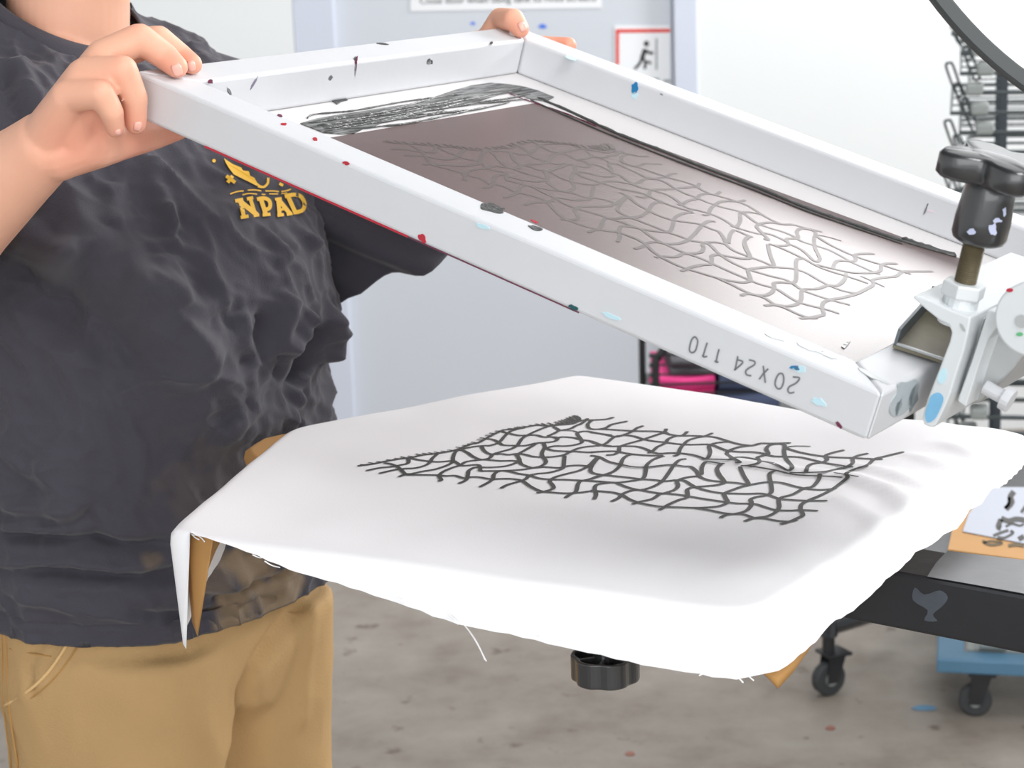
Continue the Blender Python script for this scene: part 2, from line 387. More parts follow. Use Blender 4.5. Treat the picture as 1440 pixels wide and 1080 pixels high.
for k in range(13):
    t = k / 12.0
    y0, y1 = 172 + 11 * t + random.uniform(-2, 2), 119 + 22 * t + random.uniform(-2, 2)
    x0, x1 = 428 + 36 * t + random.uniform(0, 16), random.uniform(640, 770) - 30 * t
    pts = []
    for q in np.linspace(0, 1, 9):
        x = x0 + (x1 - x0) * q
        y = y0 + (y1 - y0) * ((x - x0) / (760 - x0)) + random.uniform(-1.3, 1.3) + (4 * math.sin(q * 5 + k) if k % 4 == 0 else 0)
        pts.append(fl(x, y, 2, ZM + 0.0008))
    pts = smooth_line(pts, 3)
    r = [random.uniform(0.0005, 0.0012) for _ in pts]; r[0] = r[-1] = 0.0002
    rb.tube(pts, r, 6)
rb.mk('ink_ridge', ink, fr, world=False, smooth=True)
def curve_ridge(P, r, nm='ink_ridge', m=ink, jit=0.3):
    pts = smooth_line([fl(x, y, 2, ZM + 0.0005) for x, y in P], 8)
    rr = [r * random.uniform(1 - jit, 1 + jit) for _ in pts]; rr[0] = rr[-1] = r * 0.3
    MB().tube(pts, rr, 6).mk(nm, m, fr, world=False, smooth=True)
curve_ridge([(432, 166), (440, 161), (470, 158), (500, 155), (560, 144), (610, 137)], 0.0007)
curve_ridge([(755, 137), (800, 156), (868, 188), (930, 212), (985, 234), (1060, 262), (1130, 291), (1190, 312), (1260, 336), (1345, 361)], 0.0016)
curve_ridge([(745, 140), (790, 160), (850, 186), (920, 214), (985, 239), (1060, 267), (1130, 295), (1190, 316), (1270, 343)], 0.0009)
curve_ridge([(715, 131), (735, 139), (760, 147), (800, 161), (840, 178)], 0.0005, m=plum)
curve_ridge([(1268, 335), (1300, 346), (1345, 360)], 0.0020)
smear([(460, 135), (466, 131), (478, 132), (487, 134), (483, 138), (489, 141), (480, 143), (474, 147), (468, 143), (463, 140)], ink)
smear([(1183, 488), (1188, 483), (1196, 480), (1192, 486), (1187, 491)], ink)
# pale glue bands on the mesh margin
# ink spots and stains on the rails
def spot(px, py, rx, ry, ax, val, m, rot=0, sd=0, name='ink_spot'):
    rnd = random.Random(sd + int(px * 7 + py))
    n = 12; pts = []
    for i in range(n):
        t = 2 * math.pi * i / n; k = rnd.uniform(0.7, 1.2)
        dx, dy = rx * k * math.cos(t), ry * k * math.sin(t)
        pts.append((px + dx * math.cos(rot) - dy * math.sin(rot), py + dx * math.sin(rot) + dy * math.cos(rot)))
    pts = [fl(x, y, ax, val) for x, y in smooth_line(pts, 3, True)]
    d = np.zeros(3); d[ax] = 0.0005 if ax == 2 or (ax == 0 and val > 0.3) else -0.0005
    MB().prism(pts, d).mk(name, m, fr, world=False)
top, nr, fi, lf = (2, 0.0), (1, 0.0), (1, FW - RW), (0, RW)
for (x, y, rx, ry, pl, m, rot) in [
    (394, 163, 4, 1.5, top, plum, 0.2), (399, 175, 4.5, 1.6, top, red, 0.1), (443, 196, 4, 2, top, red, 0.4), (487, 229, 5, 3, nr, red, 0.2),
    (690, 292, 20, 5.5, top, ink, 0.25), (753, 321, 11, 3, top, ink, 0.3), (752, 312, 6, 1.5, top, red, 0.4), (594, 335, 4, 8, nr, red, -0.5),
    (806, 432, 7, 3, nr, teal, 0.4), (1118, 517, 8, 3.5, nr, blue, 0.2), (1125, 519, 9, 5, nr, lblue, 0.2), (1152, 565, 12, 5, nr, lblue, 0.4),
    (1180, 598, 2.5, 7, nr, plum, -0.6), (860, 445, 14, 3, nr, lblue, 0.4), (678, 318, 10, 3, nr, lblue, 0.4),
    (500, 96, 1.8, 17, lf, plum, 0.12), (604, 87, 4.5, 4.5, lf, ink, 0.6), (465, 109, 3.5, 4, lf, ink, 0.5), (322, 128, 2.5, 6, lf, ink, -0.5), (357, 117, 1.8, 10, lf, purple, 0.55),
    (500, 83, 3, 2.5, top, ink, 0), (538, 62, 8, 1.2, top, ink, 0.1), (691, 61, 2, 2, top, ink, 0), (296, 115, 4, 3, top, plum, 0.3),
    (893, 124, 5, 8, fi, blue, 0.1), (893, 134, 4, 5, fi, lblue, 0.1), (1302, 295, 1.2, 9, fi, marker, 0.35), (1309, 297, 6, 1, fi, pink_s, 0.3),
    (803, 82, 9, 2.4, top, lblue, 0.4), (930, 133, 3, 1, top, ink, 0.4), (1090, 474, 16, 3, top, alu_d, 0.35), (1140, 490, 20, 3.5, top, alu_d, 0.35), (1165, 500, 12, 2.5, top, alu_d, 0.4), (1225, 528, 26, 3, top, alu_d, 0.45)]:
    spot(x, y, rx, ry, pl[0], pl[1], m, rot)
steel_st = mat('dried_wash_stain', s(126, 140, 146), 0.5, 0, 0.1, 60, 0.3, 60)
spot(1272, 560, 17, 27, 0, FL, mat('end_face_shade', s(172, 180, 184), 0.5, 0, 0, 1, 0.12, 50), 0.5, name='end_shade_stain')  # pale grey patch paints the end face's shade; the smaller ones are stains
for x, y, rx, ry, r in [(1284, 560, 6, 20, 0.25), (1263, 572, 4, 12, 0.3)]: spot(x, y, rx, ry, 0, FL, steel_st, r, name='end_shade_stain')
curve = [np.array([x, 0.0006, -RH + 0.0004]) for x in (0.075, 0.13, 0.19, 0.26)]
MB().tube(curve, 0.0008, 6).mk('red_ink_line', red, fr, world=False)
MB().tube([np.array([x, 0.0006, -RH + 0.0004]) for x in (0.26, 0.34, 0.40)], 0.0005, 6).mk('red_ink_line', plum, fr, world=False)
# hand-lettered 20 x 24 110 (upside down, as it stands on the rail)
def tl(ox, oy, sc, pts): return [(ox + x / sc, oy + y / sc) for x, y in pts]
LET = [[(610, 110), (588, 82), (562, 100), (545, 150), (540, 195), (560, 215), (588, 200), (605, 150), (610, 110)],
       [(690, 130), (672, 185), (655, 248)], [(648, 235), (660, 250), (690, 246)],
       [(790, 185), (775, 240), (765, 292)], [(752, 282), (768, 296), (785, 290)],
       [(948, 245), (925, 362)], [(918, 362), (990, 296), (945, 275)],
       [(1042, 275), (1090, 290), (1085, 318), (1040, 345), (1015, 370), (1022, 400), (1062, 410)],
       [(1162, 325), (1180, 470)], [(1205, 350), (1165, 390), (1128, 440)],
       [(1335, 420), (1322, 392), (1295, 395), (1272, 430), (1262, 480), (1280, 515), (1310, 515), (1332, 470), (1335, 420)],
       [(1412, 420), (1468, 428), (1440, 470), (1385, 500), (1370, 530), (1385, 555), (1425, 548)]]
lm_ = MB()
for stt in LET:
    P = [fl(x, y, 1, 0)[[0, 2]] for x, y in tl(880, 460, 6, stt)]
    L, R = ribbon2d(np.array(P), 0.0011, 5, False)
    V = [];
    for l, r in zip(L, R): V += [(l[0], -0.00045, l[1]), (r[0], -0.00045, r[1])]
    lm_.add(V, strip_faces(len(L)))
lm_.mk('marker_lettering', marker, fr, world=False)

# ------------------------------------------------------------------ platen, card and cloth
#  outline of the board in plane coordinates (a along the frame's long side, b across it): x, y, hang on leaving, hang on arriving, sharp
OUT = [(-0.053, 0.222, 0), (0.062, 0.499, 0), (0.213, 0.486, 0), (0.315, 0.463, 0), (0.430, 0.478, 0), (0.503, 0.468, 0), (0.502, 0.390, 0),
       (0.500, -0.012, 1), (0.057, -0.051, 1)]
def drape(hang_out, hang_in, grow, dz, rbend, ang, nper=26, nflat=34, nh=12, zfun=None, inset=None, fray=0, hang_prof=None, bulge=0):
    n = len(OUT); pts = []; nor = []; hg = []
    en = []
    for i in range(n):
        p, q = np.array(OUT[i][:2]), np.array(OUT[(i + 1) % n][:2]); t = (q - p) / np.linalg.norm(q - p); en.append(np.array([-t[1], t[0]]))
    for i in range(n):                          # clockwise outline: outward normal is to the left of travel
        p, q = np.array(OUT[i][:2]), np.array(OUT[(i + 1) % n][:2])
        for k in range(nper):
            t = k / nper
            m = en[i].copy()
            lim = 0.18
            if t < lim: w = 0.5 * (1 - t / lim); w = w * (0 if OUT[i][2] else 1); m = m * (1 - w) + en[i - 1] * w
            if t > 1 - lim: w = 0.5 * (1 - (1 - t) / lim); w = w * (0 if OUT[(i + 1) % n][2] else 1); m = m * (1 - w) + en[(i + 1) % n] * w
            m /= np.linalg.norm(m)
            pts.append(p + (q - p) * t); nor.append(m)
            if hang_prof and i in hang_prof: hg.append(float(np.interp(t, *hang_prof[i])))
            else: hg.append(hang_out[i] * (1 - t) + hang_in[(i + 1) % n] * t)
    pts = np.array(pts); N = len(pts)
    # round the blunt corners a little
    P2 = pts.copy()
    for _ in range(5): P2 = 0.25 * np.roll(P2, 1, 0) + 0.5 * P2 + 0.25 * np.roll(P2, -1, 0)
    gr = np.full(N, float(grow))
    if bulge:
        for i in range(N):
            sgm, t = divmod(i, nper); t /= nper
            if sgm == 8: gr[i] += bulge * max(0.0, min(1.0, (t - 0.66) / 0.12)) * (1 - 0.7 * max(0, t - 0.9) / 0.1)
            if sgm == 0: gr[i] += bulge * 0.3 * max(0.0, 1 - t / 0.10)
    pts = P2 + np.array(nor) * gr[:, None]
    c = np.array([0.25, 0.22])
    rows = []
    for k in range(1, nflat + 1):
        f = (k / nflat) ** 0.9
        rows.append([np.array([*(c + (p - c) * f), 0.0]) for p in pts])
    for k in range(1, nh + 1):
        r = []
        for i in range(N):
            sx = hg[i] * k / nh
            if fray and k >= nh - 1: sx += fray * (math.sin(i * 2.7) * 0.5 + math.sin(i * 0.9 + 1) * 0.5)
            am = ang if not callable(ang) else ang(i, nper)
            if sx < rbend * am: ph = sx / rbend; o, d = rbend * math.sin(ph), rbend * (1 - math.cos(ph))
            else:
                ex = sx - rbend * am; o = rbend * math.sin(am) + ex * math.cos(am); d = rbend * (1 - math.cos(am)) + ex * math.sin(am)
            o += 0.004 * noise.noise(Vector((i * 0.13, 3.1, 0))) * min(1, sx / 0.03)
            xy = pts[i] + nor[i] * o
            r.append(np.array([*xy, -d]))
        rows.append(r)
    V = [np.array([*c, 0.0])] + [p for r in rows for p in r]
    F = [(0, 1 + i, 1 + (i + 1) % N) for i in range(N)]
    for k in range(len(rows) - 1):
        for i in range(N):
            j = (i + 1) % N; a, b_ = 1 + k * N, 1 + (k + 1) * N
            F.append((a + i, b_ + i, b_ + j, a + j))
    V = np.array(V)
    if zfun is not None: V[:, 2] += zfun(V)
    return np.array([pl2w(v[0], v[1], ZP + dz + v[2]) for v in V]), F
def pxpl(x, y): return w2pl(at_z(x, y, ZP))
def seg_d(V, P):                                # distance to a polyline, and position along it 0..1
    P = np.array(P); best = np.full(len(V), 9.0); tt = np.zeros(len(V)); side = np.zeros(len(V)); m = len(P) - 1
    for i in range(m):
        d = P[i + 1] - P[i]; l = d @ d; t = np.clip(((V - P[i]) @ d) / l, 0, 1)
        q = V - P[i] - t[:, None] * d; r = np.linalg.norm(q, axis=1)
        k = r < best; best[k] = r[k]; tt[k] = (i + t[k]) / m; side[k] = np.sign(d[0] * q[k, 1] - d[1] * q[k, 0])
    return best, tt, side
RIDGES = [([(985, 640), (1050, 652), (1120, 664), (1195, 671), (1300, 702)], 0.0030, 0.010),
          ([(1195, 672), (1250, 690), (1310, 735)], 0.0045, 0.008), ([(1190, 655), (1260, 668), (1345, 705)], 0.0045, 0.009),
          ([(1180, 700), (1230, 730), (1270, 780)], 0.0035, 0.010), ([(1330, 625), (1390, 650), (1430, 668)], 0.0050, 0.010),
          ([(1280, 640), (1345, 660), (1400, 690)], 0.0035, 0.008), ([(1100, 770), (1160, 800), (1215, 835)], 0.0025, 0.014),
          ([(1150, 850), (1110, 880), (1085, 930)], 0.002, 0.010), ([(830, 652), (930, 655), (1010, 645)], 0.0016, 0.013)]
def cloth_z(V):
    z = np.zeros(len(V)); P = V[:, :2]
    for px, am, w in RIDGES:
        d, t, sd = seg_d(P, [pxpl(*q) for q in px])
        z += am * np.exp(-(d / w) ** 2) * np.sin(np.pi * np.clip(t * 0.9 + 0.05, 0, 1)) ** 0.6
    z += np.array([0.0012 * noise.noise(Vector((p[0] * 14, p[1] * 14, 0))) + (0.0035 * noise.noise(Vector((p[0] * 22 + 5, p[1] * 9, 2))) * min(1, max(0, (p[0] - 0.40) / 0.1))) for p in P])
    return z
nO = len(OUT)
ho = [0.0] * nO; hi = [0.0] * nO
#            leaving / arriving hang, per corner
h_out = [0.004, 0.02, 0.02, 0.02, 0.02, 0.026, 0.032, 0.041, 0.100]
h_in = [0.006, 0.02, 0.02, 0.02, 0.02, 0.026, 0.032, 0.050, 0.003]
near_prof = {7: ([0, 0.25, 0.5, 0.75, 0.9, 1.0], [0.050, 0.046, 0.038, 0.021, 0.007, 0.002])}
Vc, Fc = drape(h_out, h_in, 0.0, 0.0, 0.012, (lambda i, n: math.radians(93 if i // n == 8 else 82)), nper=46, nflat=70, nh=14, zfun=cloth_z, fray=0.0008, hang_prof=near_prof)
cl = mk('printed_cloth', Vc, Fc, clothm, smooth=True, label='white cotton cloth printed with wavy net, draped over the press platen', cat='cloth')
cl_b = bvh_of(cl)
card_out = [0.03, 0.010, 0.006, 0.006, 0.006, 0.006, 0.008, 0.012, 0.085]
card_in = [0.03, 0.012, 0.006, 0.006, 0.006, 0.006, 0.008, 0.066, 0.0]
Vk, Fk = drape(card_out, card_in, -0.0045, -0.0022, 0.012, (lambda i, n: math.radians(91 if i // n == 8 else 84)), nper=20, nflat=8, nh=10,
               hang_prof={6: ([0, 0.6, 0.85, 1.0], [0.008, 0.014, 0.052, 0.072]), 7: ([0, 0.06, 0.3, 1], [0.03, 0.012, 0.008, 0.0]), 8: ([0, 0.3, 0.75, 0.9, 1], [0.088, 0.05, 0.012, 0.002, 0.002])}, bulge=0.024)
ck = mk('card_sheet', Vk, Fk, card, smooth=True, label='brown card sheet under the white cloth, corners curling down off the platen', cat='card')
md = ck.modifiers.new('solid', 'SOLIDIFY'); md.thickness = 0.0008; md.offset = -1
# platen board below
pt = empty('press_platen', T(pl2w(0.25, 0.22, ZP - 0.02)), 'press platen board under the cloth with black clamping knob beneath', 'platen')
op = [np.array(o[:2]) for o in OUT]
cc = np.array([0.25, 0.22])
MB().prism([pl2w(*(cc + (p - cc) * 0.90), ZP - 0.0165) for p in op], UP * 0.012).mk('board', white_pt, pt, bevel=0.003)

# print: every stroke laid on the cloth, the same strokes open in the stencil
T1, T2, T3, T4, T5 = (490, 570, 7.2), (660, 570, 7.2), (830, 570, 7.2), (1000, 610, 7.2), (1110, 610, 9.0)
ST = [
 (T1, [(90,612),(250,590),(400,560),(520,540),(640,525),(760,500),(900,485),(1020,465),(1120,440),(1230,395),(1320,375),(1400,330),(1550,255),(1640,240),(1760,225),(1900,200),(2020,205),(2120,190),(2230,178),(2350,140)]),
 (T1, [(180,660),(320,630),(430,620),(540,600),(600,585),(610,555),(600,530)]),
 (T1, [(310,688),(450,655),(560,640),(680,632),(780,605),(825,575),(850,535),(900,492)]),
 (T1, [(510,722),(580,695),(640,690),(760,665),(880,645),(1000,605),(1055,570),(1060,525),(1085,470),(1140,445),(1250,420),(1340,408),(1440,405)]),
 (T1, [(360,580),(440,595),(510,630),(580,695),(640,702),(760,702),(900,705),(990,712),(1080,710),(1170,735),(1230,725),(1320,725),(1440,745),(1524,742),(1644,742),(1754,760),(1844,820),(1944,865),(2064,880),(2204,888),(2354,880),(2484,865),(2664,880)]),
 (T1, [(620,530),(700,548),(800,562),(920,570),(1050,560),(1090,575),(1140,605),(1190,608),(1304,600),(1335,625),(1340,660),(1424,662),(1554,660),(1674,655),(1784,645),(1914,625)]),
 (T1, [(905,765),(940,755),(920,710),(960,670),(1050,630),(1130,605),(1190,570),(1280,555),(1364,548),(1424,550),(1544,560),(1654,558),(1724,565)]),
 (T1, [(1150,450),(1210,480),(1250,510),(1330,545),(1414,537),(1449,515),(1459,495),(1554,465),(1644,440),(1704,410),(1734,370),(1764,330),(1844,285),(1944,240),(2024,210)]),
 (T1, [(1115,790),(1190,755),(1210,700),(1220,660),(1270,630),(1330,625),(1454,625),(1594,612),(1684,585),(1734,555),(1714,500),(1784,455),(1864,410),(1914,380),(1984,375),(2074,365),(2114,345),(2099,320),(1984,318)]),
 (T2, [(190,410),(270,388),(310,365),(395,275),(480,240),(560,225)]),
 (T2, [(160,335),(240,345),(300,375),(345,400),(470,405),(570,405),(680,378)]),
 (T2, [(470,490),(500,530),(515,575),(540,600),(640,630),(760,622),(900,630),(1000,612),(1100,605),(1200,612)]),
 (T2, [(105,825),(200,775),(240,740),(250,700),(285,670),(340,660),(420,670),(500,690),(600,705),(700,735),(820,748),(960,750),(1130,758),(1300,768),(1440,778)]),
 (T2, [(235,495),(330,490),(400,498),(480,487),(560,495),(640,515),(740,522),(850,518),(960,500),(1010,475),(1100,435),(1200,415),(1330,405)]),
 (T2, [(125,410),(140,445),(180,480),(235,495)]),
 (T2, [(320,840),(380,805),(480,775),(570,745),(605,710),(690,690),(800,680),(900,655),(950,630),(960,560),(965,510)]),
 (T2, [(680,885),(760,870),(850,840),(840,800),(815,765),(870,725),(990,690),(1110,660),(1200,615),(1260,560),(1300,520)]),
 (T2, [(750,380),(765,420),(740,470),(740,510),(775,560),(765,590),(720,615),(640,630)]),
 (T2, [(765,435),(860,410),(960,410),(1060,400),(1140,375),(1130,340),(1095,290),(1110,270),(1190,260),(1300,280),(1440,300)]),
 (T2, [(765,430),(850,455),(960,462),(1080,465),(1200,472),(1330,465),(1440,462)]),
 (T2, [(330,262),(395,280),(500,302),(590,300),(680,300),(750,318),(840,318),(890,330),(940,318),(1050,325),(1130,345),(1230,360),(1330,395),(1440,410)]),
 (T2, [(850,215),(905,252),(830,295),(790,310)]), (T2, [(905,250),(1040,255),(1100,272)]),
 (T2, [(900,255),(1020,235),(1080,205),(1140,180),(1200,130)]),
 (T2, [(800,210),(920,195),(1040,185),(1140,150),(1280,145),(1384,138),(1464,118)]),
 (T2, [(1240,150),(1200,190),(1215,230),(1290,240),(1384,225),(1434,195),(1514,175),(1604,158)]),
 (T3, [(80,240),(160,240),(320,250),(480,258),(640,260),(750,270),(800,290),(900,305),(1030,305),(1150,310),(1260,320),(1350,345),(1440,373),(1544,396),(1644,403),(1724,383),(1844,383),(2034,378)]),
 (T3, [(0,415),(130,395),(180,370),(220,335),(270,310),(330,300),(420,265),(480,225),(540,205)]),
 (T3, [(0,270),(140,290),(260,315),(340,300),(440,310),(540,340),(640,360),(760,372),(880,388),(1020,395),(1180,392),(1240,400),(1334,438),(1404,458),(1524,468),(1644,470),(1744,483),(1794,498),(1864,513),(1984,516),(2124,523),(2244,548),(2364,578),(2484,598),(2604,618),(2664,623)]),
 (T3, [(0,360),(110,400),(200,412),(340,410),(470,415),(550,435),(630,470),(700,485),(820,480),(940,485),(1060,505),(1170,540),(1260,545),(1404,546),(1454,528),(1544,523),(1644,538),(1694,550)]),
 (T3, [(160,502),(240,495),(290,465),(300,420),(370,390),(500,355),(560,335),(680,295),(750,270),(770,235)]),
 (T3, [(590,480),(640,455),(680,420),(760,380),(790,340),(860,310),(940,300),(985,262)]),
 (T3, [(840,512),(890,495),(910,440),(950,390),(1000,350),(1080,325),(1160,310),(1240,278)]),
 (T3, [(1130,545),(1190,530),(1215,470),(1205,410),(1250,385),(1340,370),(1440,365)]),
 (T3, [(0,475),(120,465),(250,462),(350,480),(460,495),(600,505),(740,505)]),
 (T3, [(0,505),(90,520),(180,565),(300,595),(420,620),(560,625),(700,610),(820,600),(950,615),(1020,620),(1080,670),(1110,720),(1200,755),(1330,770),(1354,773),(1484,783),(1614,800),(1724,783),(1824,773),(1944,783),(2074,818),(2204,843),(2344,853),(2494,838)]),
 (T3, [(90,525),(40,580),(5,640),(20,680),(130,702),(260,715),(400,730),(520,745),(640,752),(760,765),(860,755),(950,760),(1020,800),(1080,830),(1200,865),(1330,885),(1464,890),(1594,893),(1724,890),(1814,908),(1914,943),(2054,956),(2214,963),(2404,963)]),
 (T3, [(0,745),(130,705),(240,665),(300,610),(330,545),(370,510),(420,495)]),
 (T3, [(0,760),(120,770),(260,780),(400,765),(530,740),(560,680),(570,610),(620,560),(690,525),(750,510)]),
 (T3, [(215,972),(290,935),(330,895),(420,860),(540,850),(650,815),(730,765),(790,690),(850,600),(910,550),(975,540)]),
 (T3, [(40,950),(60,900),(45,840),(70,800),(160,785),(250,780),(330,810),(420,840),(560,865),(680,885),(830,895),(960,912),(1090,935),(1220,955),(1364,975),(1484,990),(1624,993),(1694,1003),(1784,1033),(1884,1058),(2024,1063),(2154,1058),(2309,1066)]),
 (T2, [(970,935),(1030,895),(1080,870),(1100,800),(1130,765),(1220,745),(1320,710),(1440,690)]),
 (T3, [(0,860),(120,868),(230,880),(320,905),(400,950),(500,985),(620,1010),(740,1025),(900,1030),(1060,1035),(1200,1030),(1320,1015),(1390,980),(1370,930),(1360,890),(1444,853),(1544,818),(1604,798),(1554,708),(1514,618)]),
 (T3, [(425,998),(520,970),(630,945),(700,900),(760,885),(860,850),(890,810),(880,765),(930,740),(1020,720),(1110,715)]),
 (T3, [(700,1060),(790,1005),(900,955),(980,930),(985,880),(985,850),(1050,825),(1180,815),(1300,800),(1360,775),(1310,700),(1285,640),(1330,590)]),
 (T3, [(1130,700),(1130,640),(1150,590),(1190,570),(1330,590)]),
 (T4, [(95,850),(150,820),(260,805),(350,780),(400,735),(410,690),(400,665),(450,640),(560,620),(610,590),(610,520),(595,450),(595,400),(640,375)]),
 (T4, [(-180,745),(0,775),(120,800),(220,810),(330,815),(440,850),(540,855),(680,880),(800,885),(870,870)]),
 (T4, [(335,885),(440,850),(560,835),(650,795),(690,740),(685,670),(720,640),(830,610),(940,550),(1030,530),(1090,460),(1100,400)]),
 (T4, [(700,915),(800,885),(880,850),(930,820),(905,760),(920,710),(990,670),(1100,625),(1220,565),(1310,500),(1380,440),(1370,400),(1442,362),(1512,338),(1592,310),(1652,255),(1752,228),(1952,180)]),
 (T4, [(0,525),(90,510),(130,480),(80,420),(60,360),(90,310),(135,298)]),
 (T4, [(240,290),(290,285),(200,230),(160,200),(190,165),(290,130),(420,115),(500,95)]),
 (T4, [(300,325),(400,315),(490,285),(470,240),(520,220),(580,200),(560,150),(600,110),(700,100),(745,115),(740,180),(760,250),(820,330),(800,365),(760,365),(690,325),(620,295),(510,275)]),
 (T4, [(300,322),(380,325),(520,345),(680,375),(800,405),(930,420),(1080,425),(1200,430),(1330,440)]),
 (T4, [(770,132),(850,122),(1010,125)]), (T4, [(745,125),(770,145),(880,180),(1000,205),(1130,225),(1250,235),(1440,242),(1592,250),(1740,256)]),
 (T4, [(960,390),(980,330),(1030,300),(1130,285),(1175,260),(1160,220),(1230,190),(1350,162)]),
 (T5, [(0,492),(200,490),(420,480),(560,455),(720,415),(800,370),(805,310),(880,270),(1000,245)]),
 (T5, [(560,490),(700,510),(880,542)]),
]
base = ST[0][1]
ticks = [(115,598),(200,578),(280,568),(380,550),(460,535),(525,518),(600,512),(680,490),(745,483),(805,478),(865,470),(935,462),(1000,450),(1085,422),(1150,405),(1200,390),(1240,370),(1300,345),(1330,325),(1385,300),(1425,280)]
ticks += [(1224 + x, y) for x, y in [(260,258),(330,245),(385,232),(450,222),(480,215),(530,210),(600,200),(670,185),(730,180),(790,175),(860,165),(900,155),(930,145),(980,125),(1010,112),(1040,105),(1060,100)]]
ticks += [(1224 + x, y) for x, y in [(205,280),(1080,102),(1010,128),(960,140)]]
bx, by = [q[0] for q in base], [q[1] for q in base]
for x, y in ticks:
    xe = min(x + 62, 2350); ST.append((T1, [(x, y), (x + 30, y + 0.45 * (np.interp(xe, bx, by) - y)), (xe, float(np.interp(xe, bx, by)))]))
DP, OX, OY = 0.03392702, -0.04223096, -0.01469671
def pl2screen(q):
    a = np.array(q) - (OX, OY); c, sn = math.cos(DP), math.sin(DP)
    return np.array([c * a[0] + sn * a[1], -sn * a[0] + c * a[1]])
pr, sc_ = MB(), MB()
for k, ((ox, oy, sc), pts) in enumerate(ST):
    P = np.array([pxpl(ox + x / sc, oy + y / sc) for x, y in pts]); zk = k * 2.5e-6
    wid = 0.0034 if len(pts) > 3 else 0.0021
    L, R = ribbon2d(P, wid, 8)
    V = []
    for l, r in zip(L, R):
        for q in (l, r):
            o = pl2w(q[0], q[1], ZP); d = Vector(o - CAM).normalized()
            h, n, i, t = cl_b.ray_cast(Vector(CAM), d)
            V.append(np.array(h) - np.array(d) * (0.0019 + zk) if h is not None else o)
    pr.add(V, strip_faces(len(L)))
    Ls, Rs = np.array([pl2screen(q) for q in L]), np.array([pl2screen(q) for q in R])
    V = []
    for l, r in zip(Ls, Rs): V += [(l[0], l[1], ZM + 0.00012 + zk), (r[0], r[1], ZM + 0.00012 + zk)]
    if Ls[:, 0].max() < 0.56: sc_.add(V, strip_faces(len(L)))
pr.mk('ink_print', inkp, cl, kind='stuff')
sc_.mk('stencil_design', mat('stencil_lines', s(84, 74, 72), 0.5, spec=0.45, coat=0.12, coat_r=0.35), fr, world=False, kind='stuff')
# loose threads and frayed hem
th = MB()
for P in [[(633, 862), (652, 878), (668, 900), (684, 930)], [(636, 863), (655, 881), (671, 904), (682, 928)], [(630, 862), (638, 870), (644, 878)], [(983, 950), (1000, 943), (1022, 940), (1045, 946), (1060, 957)], [(1020, 941), (1035, 950), (1045, 960)],
          [(372, 789), (382, 795), (394, 798)], [(268, 750), (276, 757), (284, 760)], [(270, 752), (280, 754), (288, 762)], [(355, 780), (364, 784), (370, 784)], [(750, 888), (760, 893), (770, 894)], [(780, 896), (792, 900), (800, 900)], [(560, 842), (570, 847), (578, 847)]]:
    w = []
    for x, y in P:
        h, n = cast(cl_b, P[0][0], P[0][1] - 8)
        D = h[1] if h is not None else 1.35
        w.append(at_y(x, y, D - 0.004))
    th.tube(smooth_line(w, 5), 0.00045, 5)
th.mk('loose_threads', clothm, cl, kind='stuff')

# knob under the platen (eight-lobed hand wheel)
kc = at_y(851, 938, 1.30)
kn = MB(); R0 = 0.0235
def wheel(r, z, ph=0.3):
    out = []
    for i in range(64):
        t = 2 * math.pi * i / 64
        rr = r * (1 - 0.09 * (0.5 + 0.5 * math.cos(6 * t)) ** 2.2)
        out.append(kc + np.array([rr * math.cos(t + ph), rr * math.sin(t + ph), z]))
    return out
rows = [wheel(R0 * 0.97, -0.0085), wheel(R0, -0.0075), wheel(R0, 0.0085), wheel(R0 * 0.98, 0.0095), wheel(R0 * 0.88, 0.0095), wheel(R0 * 0.86, 0.003)]
kn.grid(rows, closed=True); kn.F += [tuple(range(63, -1, -1)), tuple(5 * 64 + i for i in range(64))]
knb = kn.mk('clamping_knob', black_p, pt, smooth=False, bevel=0.0006)
hb = MB(); lathe(hb, kc + UP * 0.002, UP, [(0, 0.0085), (0.012, 0.0080), (0.030, 0.0075)], 20)
for i in range(6):
    t = 2 * math.pi * i / 6 + 0.3; d = np.array([math.cos(t), math.sin(t), 0])
    hb.box(kc + d * 0.0135 + UP * 0.005, (0.014, 0.0022, 0.007), np.array([[d[0], -d[1], 0], [d[1], d[0], 0], [0, 0, 1]]))
hb.mk('knob_hub', black_p, knb, bevel=0.0004)
hb = MB(); lathe(hb, kc + UP * 0.028, UP, [(0, 0.005), (ZP - 0.0205 - kc[2] - 0.028, 0.005)], 14); hb.mk('stud', black_s, pt)

# press arm: square steel tube running to the right
zb = HC - 0.478
A1, A2 = at_z(1263, 805, zb), at_z(1440, 837, zb)
ad = (A2 - A1) / np.linalg.norm(A2 - A1); an = np.cross(UP, ad)
st, en_ = A1 - ad * 0.14, A1 + ad * 0.9
AW, AH = 0.062, 0.044
pa = empty('screen_press', T(A1), 'black scuffed square steel press arm reaching under the platen', 'press arm')
MB().prism([st, st + an * AW, st + an * AW - UP * AH, st - UP * AH], en_ - st).mk('square_tube', black_s, pt if False else pa, bevel=0.003)
sd_ = MB()
for px in [[(1287, 826), (1300, 836), (1322, 830), (1333, 840), (1326, 852), (1312, 864), (1318, 873), (1300, 872), (1305, 858), (1284, 844)]]:
    dn = -an
    P = []
    for x, y in smooth_line(px, 3, True):
        d = ray(x, y); t = (dn @ (A1 - CAM)) / (dn @ d); P.append(CAM + d * t + dn * 0.0001)
    sd_.prism(P, dn * 0.0003)
sd_.mk('paint_scuff', mat('grey_scuff', s(72, 77, 86), 0.5, 0, 0, 1, 0.35, 60), pa)
tp = MB(); tp.prism([at_z(x, y, zb + 0.0006) for x, y in [(1332, 775), (1440, 788), (1440, 835), (1390, 826), (1345, 818), (1304, 811), (1316, 792)]], UP * 0.0003)
